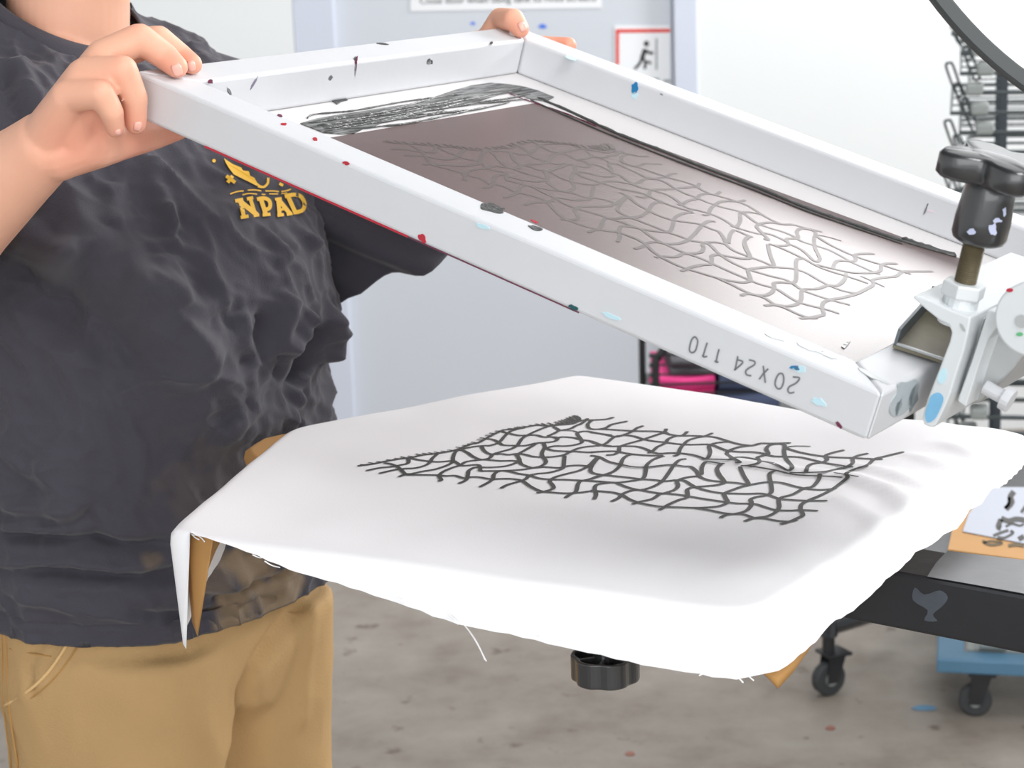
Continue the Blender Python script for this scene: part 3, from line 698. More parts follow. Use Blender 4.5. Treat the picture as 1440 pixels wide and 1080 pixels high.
tp.mk('tape_patch', mat('worn_grey_top', s(96, 97, 99), 0.55, 0.0, 0.1, 60, 0.25, 30), pa)
MB().box(pl2w(0.30, 0.22, ZP - 0.0245), (0.10, 0.20, 0.014), np.array([HX, EY, UP]).T).mk('platen_bracket', black_s, pa, bevel=0.002)
# stand of the press under the arm's far end (out of the frame to the right)
MB().box((en_ + an * AW / 2) * [1, 1, 0] + UP * (zb - AH) / 2, (0.14, 0.14, zb - AH)).mk('stand_column', black_s, pa, bevel=0.004)

# ------------------------------------------------------------------ frame clamp (in the frame's own axes)
cp = empty('frame_clamp', T(f2w((0.61, 0.1, 0))), 'pale metal screen clamp with black hand knob gripping the frame end', 'clamp')
def prof(px, y0): return [f2w(fl(x, y, 1, y0)) for x, y in px]
Y0 = 0.055
bracket = [(1283, 419), (1286, 415), (1312, 424), (1339, 437), (1365, 446), (1361, 470), (1355, 495), (1345, 525), (1336, 555), (1328, 575), (1321, 589), (1315, 600), (1307, 601), (1299, 597), (1296, 587), (1305, 558), (1322, 515), (1335, 481), (1338, 468), (1334, 457), (1320, 450), (1300, 434)]
b1 = MB().prism(prof(bracket, Y0), EY * 0.17).mk('bracket', white_pt, cp, bevel=0.0012)
for px_, m_ in [([(1310, 556), (1320, 552), (1327, 560), (1322, 576), (1314, 590), (1304, 594), (1301, 582), (1306, 566)], mat('sky_blue_paint', s(120, 178, 214), 0.45, 0, 0, 1, 0.2, 60)), ([(1322, 522), (1330, 518), (1331, 532), (1324, 540), (1319, 534)], lblue), ([(1350, 455), (1355, 458), (1358, 466), (1353, 464)], alu_d)]:
    MB().prism(prof(smooth_line(px_, 3, True), Y0 - 0.0001), -EY * 0.0003).mk('paint_smudge', m_, cp)
plate2 = [(1389, 436), (1405, 440), (1401, 462), (1389, 478), (1375, 518), (1358, 573), (1346, 564), (1366, 508), (1384, 452)]
MB().prism(prof(plate2, Y0 + 0.01), EY * 0.15).mk('hinge_plate', white_pt, cp, bevel=0.001)
gap = [(1362, 450), (1386, 446), (1350, 562), (1330, 575)]
MB().prism(prof(gap, Y0 + 0.02), EY * 0.13).mk('spacer_bar', alu_d, cp, bevel=0.001)
blockp = [(1389, 472), (1406, 458), (1440, 452), (1440, 500), (1425, 520), (1400, 545), (1378, 566), (1362, 570)]
MB().prism(prof(blockp, Y0 + 0.03), EY * 0.10).mk('hinge_block', alu_d, cp, bevel=0.0015)
dc = MB(); lathe(dc, f2w(fl(1450, 450, 1, Y0 - 0.006)), EY, [(0, 0.0215), (0.001, 0.0225), (0.012, 0.0225)], 40); dsk = dc.mk('pivot_disc', white_pt, cp, bevel=0.0008)
pc = MB(); lathe(pc, f2w(fl(1437, 452, 1, Y0 - 0.007)), EY, [(0, 0.004), (0.002, 0.004)], 20); pc.mk('pivot_pin', alu_d, dsk)
for (x, y), m in [((1420, 408), red), ((1434, 470), mat('green_ink', s(96, 176, 120), 0.4))]:
    P = [f2w(fl(x + 5 * math.cos(t), y + 3.0 * math.sin(t), 1, Y0 - 0.0062)) for t in np.linspace(0, 6.28, 9)[:-1]]
    MB().prism(P, -EY * 0.0004).mk('ink_spot', m, dsk)
bl = MB(); lathe(bl, f2w(fl(1385, 544, 1, Y0 + 0.02)), EX * 1.0 - EZ * 0.12, [(0, 0.0045), (0.013, 0.0045), (0.0131, 0.0075), (0.0185, 0.0075)], 6 * 3); bl.mk('bolt', alu, cp)
# tray lip of the clamp that sits on the rail
tray = [(1253, 457), (1255, 490), (1325, 512), (1331, 470), (1302, 436)]
zt = 0.0015
tb = [f2w(fl(x, y, 2, zt)) for x, y in [(1255, 489), (1327, 512), (1350, 470), (1300, 437)]]
MB().prism(tb, EZ * 0.002).mk('tray_floor', mat('dirty_tray', s(126, 120, 102), 0.5, 0.3, 0.2, 60, 0.35, 40), cp)
w0, w1 = fl(1255, 488, 2, zt), fl(1300, 437, 2, zt)
MB().prism([f2w(w0), f2w(w1), f2w(w1 + [0, 0, 0.013]), f2w(w0 + [0, 0, 0.013])], EX * 0.002).mk('tray_wall', mat('dark_tray_wall', s(112, 120, 124), 0.5, 0.3, 0.1, 60, 0.2, 40), cp)
w2 = fl(1327, 512, 2, zt)
MB().prism([f2w(w0), f2w(w2), f2w(w2 + [0, 0, 0.0035]), f2w(w0 + [0, 0, 0.0035])], EY * 0.002).mk('tray_lip', alu_d, cp)
w3 = w1 + [0.045, 0.0, 0]
MB().prism([f2w(w1), f2w(w3), f2w(w3 + [0, 0, 0.018]), f2w(w1 + [0, 0, 0.018])], EY * 0.002).mk('tray_back', mat('dark_tray_back', s(84, 90, 92), 0.5, 0.3, 0.1, 60, 0.2, 40), cp)
# threaded rod, nut, knob: axis along the frame normal
ztop = fl(1340, 440, 1, Y0)[2]
yk = Y0 + 0.016
def onrod(x, y): return fl(x, y, 1, yk)
r0 = onrod(1357, 398); r1 = onrod(1376, 335); r2 = onrod(1392, 252)
f0, f1, f2_ = f2w(r0), f2w(r1), f2w(r2)
rdv = (f2_ - f0) / np.linalg.norm(f2_ - f0)
def rl(px_a, px_b): return np.linalg.norm(f2w(onrod(*px_b)) - f2w(onrod(*px_a)))
mb = MB(); n = 22
Lr = np.linalg.norm(f1 - f0) + 0.014
pf_ = []
for i in range(int(Lr / 0.00062)):
    pf_.append((i * 0.00062 - 0.012, 0.0062 if i % 2 else 0.0070))
lathe(mb, f0, rdv, pf_, 18); mb.mk('threaded_rod', brass, cp)
mb = MB(); lathe(mb, f0 - rdv * 0.0085, rdv, [(0, 0.0128), (0.001, 0.0135), (0.0085, 0.0135), (0.0092, 0.0120)], 6); mb.mk('hex_nut', white_pt, cp, bevel=0.0006)
mb = MB(); lathe(mb, f0 - rdv * 0.026, rdv, [(0, 0.0112), (0.018, 0.0108)], 20); mb.mk('nut_collar', white_pt, cp, smooth=False)
Lk = np.linalg.norm(f2_ - f1)
kb = MB(); lathe(kb, f1, rdv, [(-0.003, 0.012), (-0.001, 0.0155), (0.002, 0.0168), (0.012, 0.0170), (Lk * 0.72, 0.0158), (Lk * 0.95, 0.0150), (Lk * 1.02, 0.013)], 32)
kn2 = kb.mk('hand_knob', black_p, cp, smooth=True)
# four-armed star head on the knob
hc = f2w(onrod(1401, 236))
u_ = EX - rdv * (EX @ rdv); u_ /= np.linalg.norm(u_); v_ = np.cross(rdv, u_)
def star(sc, h):
    out = []
    for i in range(72):
        t = 2 * math.pi * i / 72
        rr = sc * (0.0215 + 0.0155 * (0.5 + 0.5 * math.cos(4 * (t - 0.75))) ** 0.8)
        out.append(hc + u_ * rr * math.cos(t) + v_ * rr * math.sin(t) + rdv * h)
    return out
sh = MB(); sh.grid([star(0.92, -0.0085), star(1.0, -0.006), star(1.0, 0.005), star(0.93, 0.0078)], closed=True)
sh.F += [tuple(range(71, -1, -1)), tuple(3 * 72 + i for i in range(72))]
sh.mk('star_head', black_p, kn2, smooth=True)
kbv = bvh_of(kn2)
for k, (x, y, rx, ry) in enumerate([(1366, 326, 6, 5), (1396, 322, 6, 10), (1402, 310, 6, 4), (1412, 298, 3, 7)]):
    P = []; rnd = random.Random(k); N_ = None
    for i in range(12):
        t = i * math.pi / 6; kk = rnd.uniform(0.6, 1.2)
        h, n_ = cast(kbv, x + rx * kk * math.cos(t), y + ry * kk * math.sin(t))
        if h is not None: P.append(h + n_ * 0.0003); N_ = n_
    if len(P) > 4: mk('paint_fleck', P, [tuple(range(len(P)))], mat('lilac_paint_%d' % k, s(190, 196, 222), 0.4), kn2)

def ridged(p):
    r = 1 - abs(noise.noise(p)) * 2
    return r * abs(r)
# ------------------------------------------------------------------ person
LF = EY.copy(); FF = HX.copy()                # the person's left, and the way they face
CB = np.array([-0.361, 1.856, 0])
person = empty('person', T((CB[0], CB[1], 0)), 'person in charcoal t-shirt and tan trousers lifting the screen frame with both hands', 'person')
#        z(rel. lens)  a     front  back   dx     dy    front drop
ROWS = [(-0.640, 0.186, 0.150, 0.15, 0.012, 0.0, 0.010), (-0.590, 0.190, 0.156, 0.15, 0.012, 0.0, 0.007), (-0.560, 0.194, 0.164, 0.15, 0.010, 0.0, 0.0), (-0.510, 0.194, 0.168, 0.15, 0.006, 0.0, 0.0),
        (-0.460, 0.192, 0.166, 0.15, 0.003, 0, 0.0), (-0.410, 0.193, 0.167, 0.15, 0.003, 0, 0), (-0.350, 0.196, 0.178, 0.15, 0.005, 0, 0), (-0.300, 0.196, 0.172, 0.15, 0.002, 0, 0),
        (-0.240, 0.192, 0.145, 0.145, -0.004, 0, 0), (-0.185, 0.188, 0.118, 0.135, -0.010, 0, 0.0), (-0.140, 0.174, 0.100, 0.115, -0.016, 0.004, 0.008), (-0.108, 0.144, 0.088, 0.095, -0.024, 0.01, 0.022),
        (-0.090, 0.108, 0.082, 0.078, -0.032, 0.014, 0.036), (-0.080, 0.086, 0.080, 0.068, -0.035, 0.016, 0.040)]
RA = np.array(ROWS)
def shirt_row(z):
    o = [np.interp(z, RA[:, 0], RA[:, i]) for i in range(1, 7)]; return o
NA, NZ = 360, 300
zs = np.concatenate([np.linspace(-0.610, -0.20, 200), np.linspace(-0.20, -0.080, 102)[1:]])
prm = np.array([shirt_row(z) for z in zs])
for _ in range(14): prm[1:-1] = 0.25 * prm[:-2] + 0.5 * prm[1:-1] + 0.25 * prm[2:]
ths = np.linspace(0, 2 * np.pi, NA, endpoint=False)
def shirt_ring(z, p, grow=0.0):
    a, bf, bb, dx, dy, dr = p; out = []
    for t in ths:
        c, sn = math.cos(t), math.sin(t)
        b_ = bf if c > 0 else bb
        out.append(CB + [dx, dy, 0] + LF * (a + grow) * math.copysign(abs(sn) ** 0.88, sn) + FF * (b_ + grow) * math.copysign(abs(c) ** 0.88, c) + UP * (HC + z - dr * c))
    return out
S = np.array([shirt_ring(z, p) for z, p in zip(zs, prm)])
nz = len(zs)
def sgrid_faces(m, n): return [(i * n + k, i * n + (k + 1) % n, (i + 1) * n + (k + 1) % n, (i + 1) * n + k) for i in range(m - 1) for k in range(n)]
SF = sgrid_faces(nz, NA)
def grid_normals(S):
    du = np.roll(S, -1, 1) - np.roll(S, 1, 1); dv = np.gradient(S, axis=0)
    n = np.cross(du, dv); n /= np.linalg.norm(n, axis=2, keepdims=True) + 1e-12; return n
SN = grid_normals(S)
if (SN[150, 0] @ FF) < 0: SN = -SN
sb = BVHTree.FromPolygons([Vector(v) for v in S.reshape(-1, 3)], SF)
def seg3(V, P):
    best = np.full(len(V), 9.0); tt = np.zeros(len(V)); m = len(P) - 1; sg = np.zeros((len(V), 3))
    for i in range(m):
        d = P[i + 1] - P[i]; l = d @ d + 1e-12; t = np.clip(((V - P[i]) @ d) / l, 0, 1)
        q = V - P[i] - t[:, None] * d; r = np.linalg.norm(q, axis=1); k = r < best
        best[k] = r[k]; tt[k] = (i + t[k]) / m; sg[k] = q[k]
    return best, tt, sg
def fpx(pts): return [(x / 2.7, 200 + y / 2.7) for x, y in pts]
FOLDS = [  # (pixel line, height, width)
 (fpx([(190, 150), (250, 260), (330, 420), (450, 540), (560, 620), (660, 740), (740, 860), (820, 960), (900, 1080)]), 0.016, 0.028),
 (fpx([(60, 330), (120, 390), (190, 440), (300, 430)]), 0.010, 0.014), (fpx([(100, 310), (160, 370), (230, 420), (330, 440)]), 0.006, 0.010),
 (fpx([(40, 450), (110, 540), (200, 620), (330, 640)]), -0.010, 0.020), (fpx([(230, 500), (330, 600), (440, 740), (540, 900)]), -0.010, 0.030),
 (fpx([(420, 150), (420, 240), (400, 330)]), 0.004, 0.010), (fpx([(560, 60), (590, 180), (630, 280), (660, 350)]), 0.005, 0.010), (fpx([(610, 240), (640, 320), (650, 420)]), 0.004, 0.008),
 (fpx([(450, 560), (560, 560), (680, 600), (780, 680)]), 0.005, 0.011), (fpx([(600, 430), (620, 520), (680, 620)]), 0.004, 0.009),
 (fpx([(1040, 310), (1090, 350), (1130, 420)]), 0.006, 0.009), (fpx([(1110, 300), (1160, 350), (1200, 420)]), 0.006, 0.009), (fpx([(980, 320), (1040, 380), (1090, 470)]), 0.005, 0.009),
 (fpx([(840, 620), (880, 700), (930, 760), (920, 860)]), -0.005, 0.010), (fpx([(900, 640), (930, 740), (980, 820)]), 0.006, 0.009), (fpx([(1000, 640), (1000, 720), (960, 830)]), -0.006, 0.009),
 (fpx([(1090, 580), (1060, 700), (1060, 800)]), 0.008, 0.012), (fpx([(1170, 650), (1120, 730), (1060, 810)]), 0.008, 0.010), (fpx([(1190, 690), (1160, 800), (1165, 900)]), -0.020, 0.017),
 (fpx([(1235, 640), (1240, 740), (1225, 840)]), 0.012, 0.012), (fpx([(1150, 960), (1110, 1020), (1080, 1080)]), 0.006, 0.010), (fpx([(1030, 840), (1080, 940), (1150, 1060)]), -0.005, 0.010),
 (fpx([(740, 860), (800, 960), (850, 1040)]), -0.006, 0.012), (fpx([(920, 820), (930, 920), (960, 1040)]), 0.005, 0.010), (fpx([(650, 700), (720, 740), (790, 820)]), 0.005, 0.009),
 ([(0, 708), (40, 712), (80, 715), (120, 714)], 0.008, 0.008), ([(0, 753), (60, 758), (120, 760), (200, 770), (260, 764)], -0.010, 0.007), ([(0, 742), (60, 745), (130, 750)], 0.007, 0.008),
 ([(0, 802), (70, 806), (140, 812), (215, 812), (300, 800)], -0.010, 0.007), ([(0, 792), (70, 794), (140, 800), (220, 800)], 0.006, 0.007),
 ([(250, 800), (300, 815), (345, 800), (400, 770)], 0.010, 0.012), ([(300, 845), (350, 830), (410, 806)], -0.008, 0.008), ([(180, 860), (260, 868), (330, 862), (400, 838)], -0.006, 0.005),
 ([(0, 830), (60, 846), (150, 864), (240, 872)], 0.003, 0.005), ([(60, 640), (90, 690), (120, 720)], 0.007, 0.014), ([(300, 620), (340, 600), (400, 590)], 0.006, 0.014),
 ([(20, 90), (40, 130), (60, 175)], 0.006, 0.010), ([(0, 100), (14, 150), (30, 190)], -0.005, 0.010), ([(230, 30), (280, 45), (330, 66)], 0.004, 0.006), ([(220, 20), (250, 50), (290, 74)], -0.004, 0.006)]
V = S.reshape(-1, 3).copy(); N_ = SN.reshape(-1, 3); H = np.zeros(len(V))
for px, am, w in FOLDS:
    pts = [cast(sb, x, y)[0] for x, y in px]; pts = [q for q in pts if q is not None]
    if len(pts) < 2: continue
    pts = smooth_line(pts, 4)
    d, t, sg = seg3(V, pts)
    k = d < 4 * w
    jit = np.array([1 + 0.35 * noise.noise(Vector(v * 30)) for v in V[k]])
    e_ = np.exp(-(d[k] / (w * jit)) ** 2)
    fade = np.clip(np.minimum(t[k], 1 - t[k]) / 0.18, 0.0, 1) ** 0.7
    endf = np.where((t[k] <= 0) | (t[k] >= 1), 0.0, 1.0)
    H[k] += 1.8 * am * e_ * np.maximum(fade, 0.0) * endf
fr_ = np.array([0, 0, 0.0])
hn = np.zeros(len(V))
for i, v in enumerate(V):
    zr = v[2] - HC
    q = Vector(((v[0] * 0.8 + v[2] * 0.6) * 16, v[1] * 14, (v[2] * 0.8 - v[0] * 0.6) * 9))
    wz = 1.0 if zr > -0.6 else 0.7
    hn[i] = wz * (0.0075 * ridged(q) + 0.0046 * ridged(q * 2.1 + Vector((7, 3, 1))) + 0.0020 * ridged(q * 4.3))
lgc = cast(sb, 385, 285)[0]
flat = 1 - 0.85 * np.exp(-(np.linalg.norm(V - lgc, axis=1) / 0.045) ** 4)
V = V + N_ * ((H + hn) * flat - 0.004)[:, None]
# hem band and collar steps
zi = np.repeat(zs, NA); 
hemk = np.exp(-((zi + 0.590) / 0.0016) ** 2); V -= N_ * (0.0022 * hemk)[:, None]
V = V.reshape(nz, NA, 3)
inner = V[0] * 0.98 + CB * [0.02, 0.02, 0] ; inner[:, 2] = V[0][:, 2] + 0.02
Vall = np.concatenate([inner[None], V]).reshape(-1, 3)
shirt = mk('t_shirt', Vall, sgrid_faces(nz + 1, NA), shirtm, person, smooth=True)
# bleached patch near the hem
def stain(V, cs):
    o = np.zeros(len(V))
    for c, r, st in cs:
        if c is None: continue
        d = np.linalg.norm((V - c) / r, axis=1)
        k = d < 1.6
        nn = np.array([noise.noise(Vector(v * 38)) + 0.5 * noise.noise(Vector(v * 90)) for v in V[k]])
        o[k] = np.maximum(o[k], st * np.clip((1.05 - d[k] + 0.75 * nn) * 2.2, 0, 1))
    return o
sb2 = BVHTree.FromPolygons([Vector(v) for v in Vall], sgrid_faces(nz + 1, NA))
cz = lambda x, y: cast(sb2, x, y)[0]
attr(shirt, 'bleach', stain(Vall, [(cz(355, 800), 0.030, 0.85), (cz(385, 835), 0.034, 0.9), (cz(330, 850), 0.03, 0.8), (cz(300, 830), 0.03, 0.35), (cz(410, 815), 0.024, 0.8), (cz(345, 868), 0.03, 0.8), (cz(215, 785), 0.012, 0.4), (cz(290, 700), 0.05, 0.12)]))
# collar band: ribbed ring around the neckline
def collar_path(k, off): 
    r = V[k]; return r
ctop, cbot = V[-1], V[-1]
pn = prm[-1].copy()
rows = []
for h, g_ in [(0.0, 0.0), (-0.004, 0.0045), (-0.010, 0.0060), (0.004, 0.0030), (0.016, -0.006), (0.021, -0.012), (0.020, -0.016), (0.010, -0.012)]:
    pass
def cring(z, a, bf, bb, dr):
    return [CB + [pn[3], pn[4], 0] + LF * a * math.sin(t) + FF * (bf if math.cos(t) > 0 else bb) * math.cos(t) + UP * (HC + z - dr * math.cos(t)) for t in np.linspace(0, 2 * np.pi, 120, endpoint=False)]
colr = MB()
colr.grid([cring(-0.094, 0.093, 0.088, 0.074, 0.040), cring(-0.090, 0.0965, 0.0895, 0.076, 0.041), cring(-0.084, 0.0925, 0.0855, 0.073, 0.041), cring(-0.072, 0.080, 0.074, 0.064, 0.041), cring(-0.066, 0.074, 0.068, 0.059, 0.041), cring(-0.0655, 0.0715, 0.0655, 0.057, 0.041), cring(-0.072, 0.074, 0.068, 0.060, 0.041)], closed=True)
colr.mk('collar', shirtm, shirt, smooth=True)
MB().tube(cring(-0.0945, 0.0955, 0.0905, 0.0765, 0.041), 0.0016, 6, closed=True).mk('collar_seam', shirtm, shirt, smooth=True)
MB().tube(cring(-0.0985, 0.0985, 0.0925, 0.078, 0.041), 0.0012, 6, closed=True).mk('collar_seam', shirtm, shirt, smooth=True)
# sleeves
def sleeve(p0, p1, r0, r1, sag, seed, hem_tilt):
    p0, p1 = np.array(p0), np.array(p1); ax = p1 - p0; L_ = np.linalg.norm(ax); ax /= L_
    u = UP - ax * (ax @ UP); u /= np.linalg.norm(u); w = np.cross(ax, u)
    rows = []
    nR, nT = 60, 120
    for i in range(nR):
        f = i / (nR - 1); r = []
        for k in range(nT):
            t = 2 * math.pi * k / nT; cu = math.cos(t)
            rad = (r0 + (r1 - r0) * f) * (1 + (sag * f * max(0, -cu) ** 0.8))
            fold = 0.013 * f * math.sin(9 * t + 2.0 * math.sin(f * 2) + seed) + 0.006 * f * math.sin(15 * t + seed * 2 + 2 * f) + 0.005 * noise.noise(Vector((math.cos(t) * 2 + seed, math.sin(t) * 2, f * 4)))
            pos = p0 + ax * L_ * f * (1 - hem_tilt * max(0, -cu) * f) + (u * cu + w * math.sin(t)) * (rad + fold + 0.008 * min(1, 2 * f) * (ridged(Vector((math.cos(t) * 1.6 + seed, math.sin(t) * 1.6, f * 1.5 + 2))) - 0.3))
            r.append(pos)
        rows.append(r)
    # turned-in hem
    c1 = np.mean(rows[-1], axis=0)
    rows.append([c1 + (q - c1) * 0.96 - ax * 0.001 for q in rows[-1]])
    rows.append([c1 + (q - c1) * 0.94 - ax * 0.03 for q in rows[-2]])
    return MB().grid(rows, closed=True)
shL = np.array([-0.290, 2.005, HC - 0.195]); elL = at_y(655, 298, 2.10)
shR = np.array([-0.535, 1.735, HC - 0.185]); elR = at_y(-170, 408, 1.60)
sleeve(shL - [0.03, 0.02, -0.012], at_y(642, 326, 2.05), 0.070, 0.082, 0.66, 1.3, 0.40).mk('sleeve', shirtm, shirt, smooth=True)
sleeve(shR + [0.03, 0.05, 0.01], shR + (elR - shR) * 0.72, 0.066, 0.075, 0.15, 2.1, 0.1).mk('sleeve', shirtm, shirt, smooth=True)

# body: one continuous skin from overlapping tapered limbs, fused and smoothed
bod = MB()
def sph(c, r, n=10, sc=(1, 1, 1), R=None):
    rows = []
    for i in range(1, n):
        ph = math.pi * i / n
        rows.append([np.array([math.sin(ph) * math.cos(2 * math.pi * k / (2 * n)) * sc[0], math.sin(ph) * math.sin(2 * math.pi * k / (2 * n)) * sc[1], math.cos(ph) * sc[2]]) * r for k in range(2 * n)])
    R = np.eye(3) if R is None else R
    m = len(bod.V)
    bod.grid([[np.asarray(c) + R @ q for q in rw] for rw in rows], closed=True)
    bod.F += [tuple(m + k for k in range(2 * n - 1, -1, -1)), tuple(m + (n - 2) * 2 * n + k for k in range(2 * n))]
def cap(p, q, r0, r1, n=9):
    p, q = np.asarray(p, float), np.asarray(q, float)
    sph(p, r0, n); sph(q, r1, n)
    bod.tube([p + (q - p) * f for f in (0, 0.5, 1)], [r0, (r0 + r1) / 2, r1], 2 * n)
def chain(pts, rs, n=9):
    for i in range(len(pts) - 1): cap(pts[i], pts[i + 1], rs[i], rs[i + 1], n)
# head and neck (above the frame of the picture, kept simple but whole)
nk = CB + [-0.036, 0.018, HC - 0.13]
hd = nk + UP * 0.215 + FF * 0.05
chain([nk - UP * 0.05 - FF * 0.005, nk + UP * 0.03 + FF * 0.005, nk + UP * 0.12 + FF * 0.015], [0.064, 0.055, 0.055], 20)
RH_ = np.array([FF, LF, UP]).T
sph(hd, 0.1, 14, (0.98, 0.76, 1.15), RH_)
sph(hd - UP * 0.06 + FF * 0.03, 0.068, 12, (0.95, 0.82, 1.0), RH_)
cap(hd + FF * 0.095 - UP * 0.005, hd + FF * 0.108 - UP * 0.032, 0.010, 0.014)
for sgn in (-1, 1):
    sph(hd + LF * sgn * 0.077 - UP * 0.015 - FF * 0.005, 0.03, 8, (0.6, 0.35, 1.0), RH_)
    sph(hd + LF * sgn * 0.033 + FF * 0.080 + UP * 0.004, 0.0135, 8)
cap(hd + FF * 0.092 - UP * 0.062 - LF * 0.018, hd + FF * 0.092 - UP * 0.062 + LF * 0.018, 0.008, 0.008)
# chest, trunk and legs under the clothes
sph(CB + [-0.03, 0.01, HC - 0.115], 0.085, 12, (0.62, 1.25, 0.36), RH_)
sph(CB + [-0.015, 0.0, HC - 0.27], 0.15, 12, (0.72, 1.06, 0.9), RH_)
sph(CB + [0.006, 0.0, HC - 0.50], 0.15, 12, (0.88, 1.08, 1.35), RH_)
sph(CB + [0.014, 0.0, HC - 0.66], 0.135, 12, (0.85, 1.05, 0.9), RH_)
hipc = CB + [0.024, 0.0, HC - 0.70]
for sgn in (-1, 1):
    chain([hipc + LF * sgn * 0.08, hipc + LF * sgn * 0.085 - UP * 0.32 + FF * 0.01, np.array([*(hipc + LF * sgn * 0.09 - FF * 0.01)[:2], 0.09])], [0.08, 0.055, 0.04])
    cap(np.array([*(hipc + LF * sgn * 0.09 - FF * 0.01)[:2], 0.05]), np.array([*(hipc + LF * sgn * 0.1 + FF * 0.14)[:2], 0.035]), 0.035, 0.03)
# right arm and hand (near corner)
wr = at_y(62, 208, 1.495)
fa = at_y(-60, 308, 1.545)
chain([CB - LF * 0.13 + UP * (HC - 0.20), shR + [0.03, 0.03, -0.01], elR, fa, wr + (fa - wr) * 0.25, wr], [0.055, 0.052, 0.047, 0.042, 0.030, 0.0265], 16)
def J(x, y, Y): return at_y(x, y, Y)
tm = f2w(fl(246, 110, 2, 0)) + EZ * 0.0085; ti = f2w(fl(268, 104, 2, 0)) + EZ * 0.0075
mc = {'p': J(97, 136, 1.462), 'r': J(121, 106, 1.473), 'm': J(146, 82, 1.490), 'i': J(160, 74, 1.512)}
chain([mc['p'], J(142, 132, 1.449), J(157, 158, 1.452), J(162, 181, 1.458)], [0.0122, 0.0104, 0.0088, 0.0068])
chain([mc['r'], J(172, 99, 1.462), J(189, 138, 1.468), J(191, 174, 1.473)], [0.0133, 0.0112, 0.0098, 0.0080])
chain([mc['m'], J(196, 54, 1.492), J(230, 78, 1.497), tm], [0.0140, 0.0112, 0.0102, 0.0084])
chain([mc['i'], J(222, 56, 1.516), J(254, 80, 1.520), ti], [0.0135, 0.0110, 0.0096, 0.0078])
for k, rr in (('p', 0.0165), ('r', 0.0175), ('m', 0.0175), ('i', 0.0170)): cap(wr + (mc[k] - wr) * 0.12, mc[k] - (mc[k] - wr) * 0.04, 0.0215, rr * 0.82)
cap(J(80, 212, 1.492), J(126, 202, 1.491), 0.0228, 0.0190); cap(J(102, 160, 1.480), J(108, 196, 1.488), 0.0185, 0.0185)
chain([J(95, 214, 1.497), J(136, 206, 1.494), J(176, 198, 1.514), J(214, 189, 1.540), J(250, 180, 1.562)], [0.0190, 0.0165, 0.0135, 0.0120, 0.0095])
cap(J(130, 190, 1.500), J(160, 180, 1.515), 0.015, 0.011); cap(J(130, 150, 1.480), J(150, 184, 1.497), 0.0135, 0.0125)
# left arm and hand (far corner)
def LW(x, y, z): return f2w((x, y, z))
wl = LW(-0.062, FW - 0.030, -0.060)
chain([CB + LF * 0.13 + UP * (HC - 0.20), shL, elL, elL + (wl - elL) * 0.35, wl], [0.055, 0.050, 0.042, 0.038, 0.026])
t0, t1_, t2_, t3_ = f2w(fl(690, 41, 0, -0.014)), f2w(fl(703, 27, 0, -0.007)), f2w(fl(722, 28, 2, 0.013)), f2w(fl(732, 41, 2, 0.0078))
chain([wl + (t0 - wl) * 0.35 , t0 - EZ * 0.012, t1_, t2_, t3_], [0.018, 0.0125, 0.0108, 0.0105, 0.0082])
lm = {'i': LW(-0.012, FW + 0.020, -0.030), 'm': LW(-0.020, FW + 0.012, -0.048), 'r': LW(-0.026, FW + 0.0, -0.060), 'p': LW(-0.030, FW - 0.014, -0.070)}
chain([lm['i'], f2w(fl(752, 64, 1, FW + 0.012)), f2w(fl(778, 65, 1, FW + 0.0105)), f2w(fl(799, 64, 1, FW + 0.0098))], [0.0125, 0.0096, 0.0092, 0.0080])
chain([lm['m'], LW(0.022, FW + 0.018, -0.044), LW(0.044, FW + 0.006, -0.0465), LW(0.054, FW - 0.012, -0.0445)], [0.0125, 0.0108, 0.0096, 0.0082])
chain([lm['r'], LW(0.016, FW + 0.002, -0.060), LW(0.038, FW - 0.010, -0.054), LW(0.050, FW - 0.026, -0.0450)], [0.0125, 0.0106, 0.0095, 0.0082])
chain([lm['p'], LW(0.004, FW - 0.016, -0.068), LW(0.022, FW - 0.028, -0.058), LW(0.034, FW - 0.040, -0.0445)], [0.0115, 0.0094, 0.0084, 0.0074])
for k in 'imrp': cap(wl + (lm[k] - wl) * 0.1, lm[k], 0.019, 0.0135)
def fuse(mb, vox, it, name):
    me = bpy.data.meshes.new(name); me.from_pydata(mb.V, [], mb.F); me.update()
    bm = bmesh.new(); bm.from_mesh(me); bmesh.ops.recalc_face_normals(bm, faces=bm.faces); bm.to_mesh(me); bm.free()
    o = bpy.data.objects.new('tmp', me); C.objects.link(o)
    r = o.modifiers.new('r', 'REMESH'); r.mode = 'VOXEL'; r.voxel_size = vox
    sm = o.modifiers.new('s', 'SMOOTH'); sm.factor = 0.5; sm.iterations = it
    dg = bpy.context.evaluated_depsgraph_get()
    m2 = bpy.data.meshes.new_from_object(o.evaluated_get(dg))
    V = np.array([v.co[:] for v in m2.vertices]); F = [p.vertices[:] for p in m2.polygons]
    bpy.data.objects.remove(o)
    return V, F
Vb, Fb = fuse(bod, 0.0018, 4, 'body')
body = mk('body', Vb, Fb, skinm, person, smooth=True)
pk = np.zeros(len(Vb))
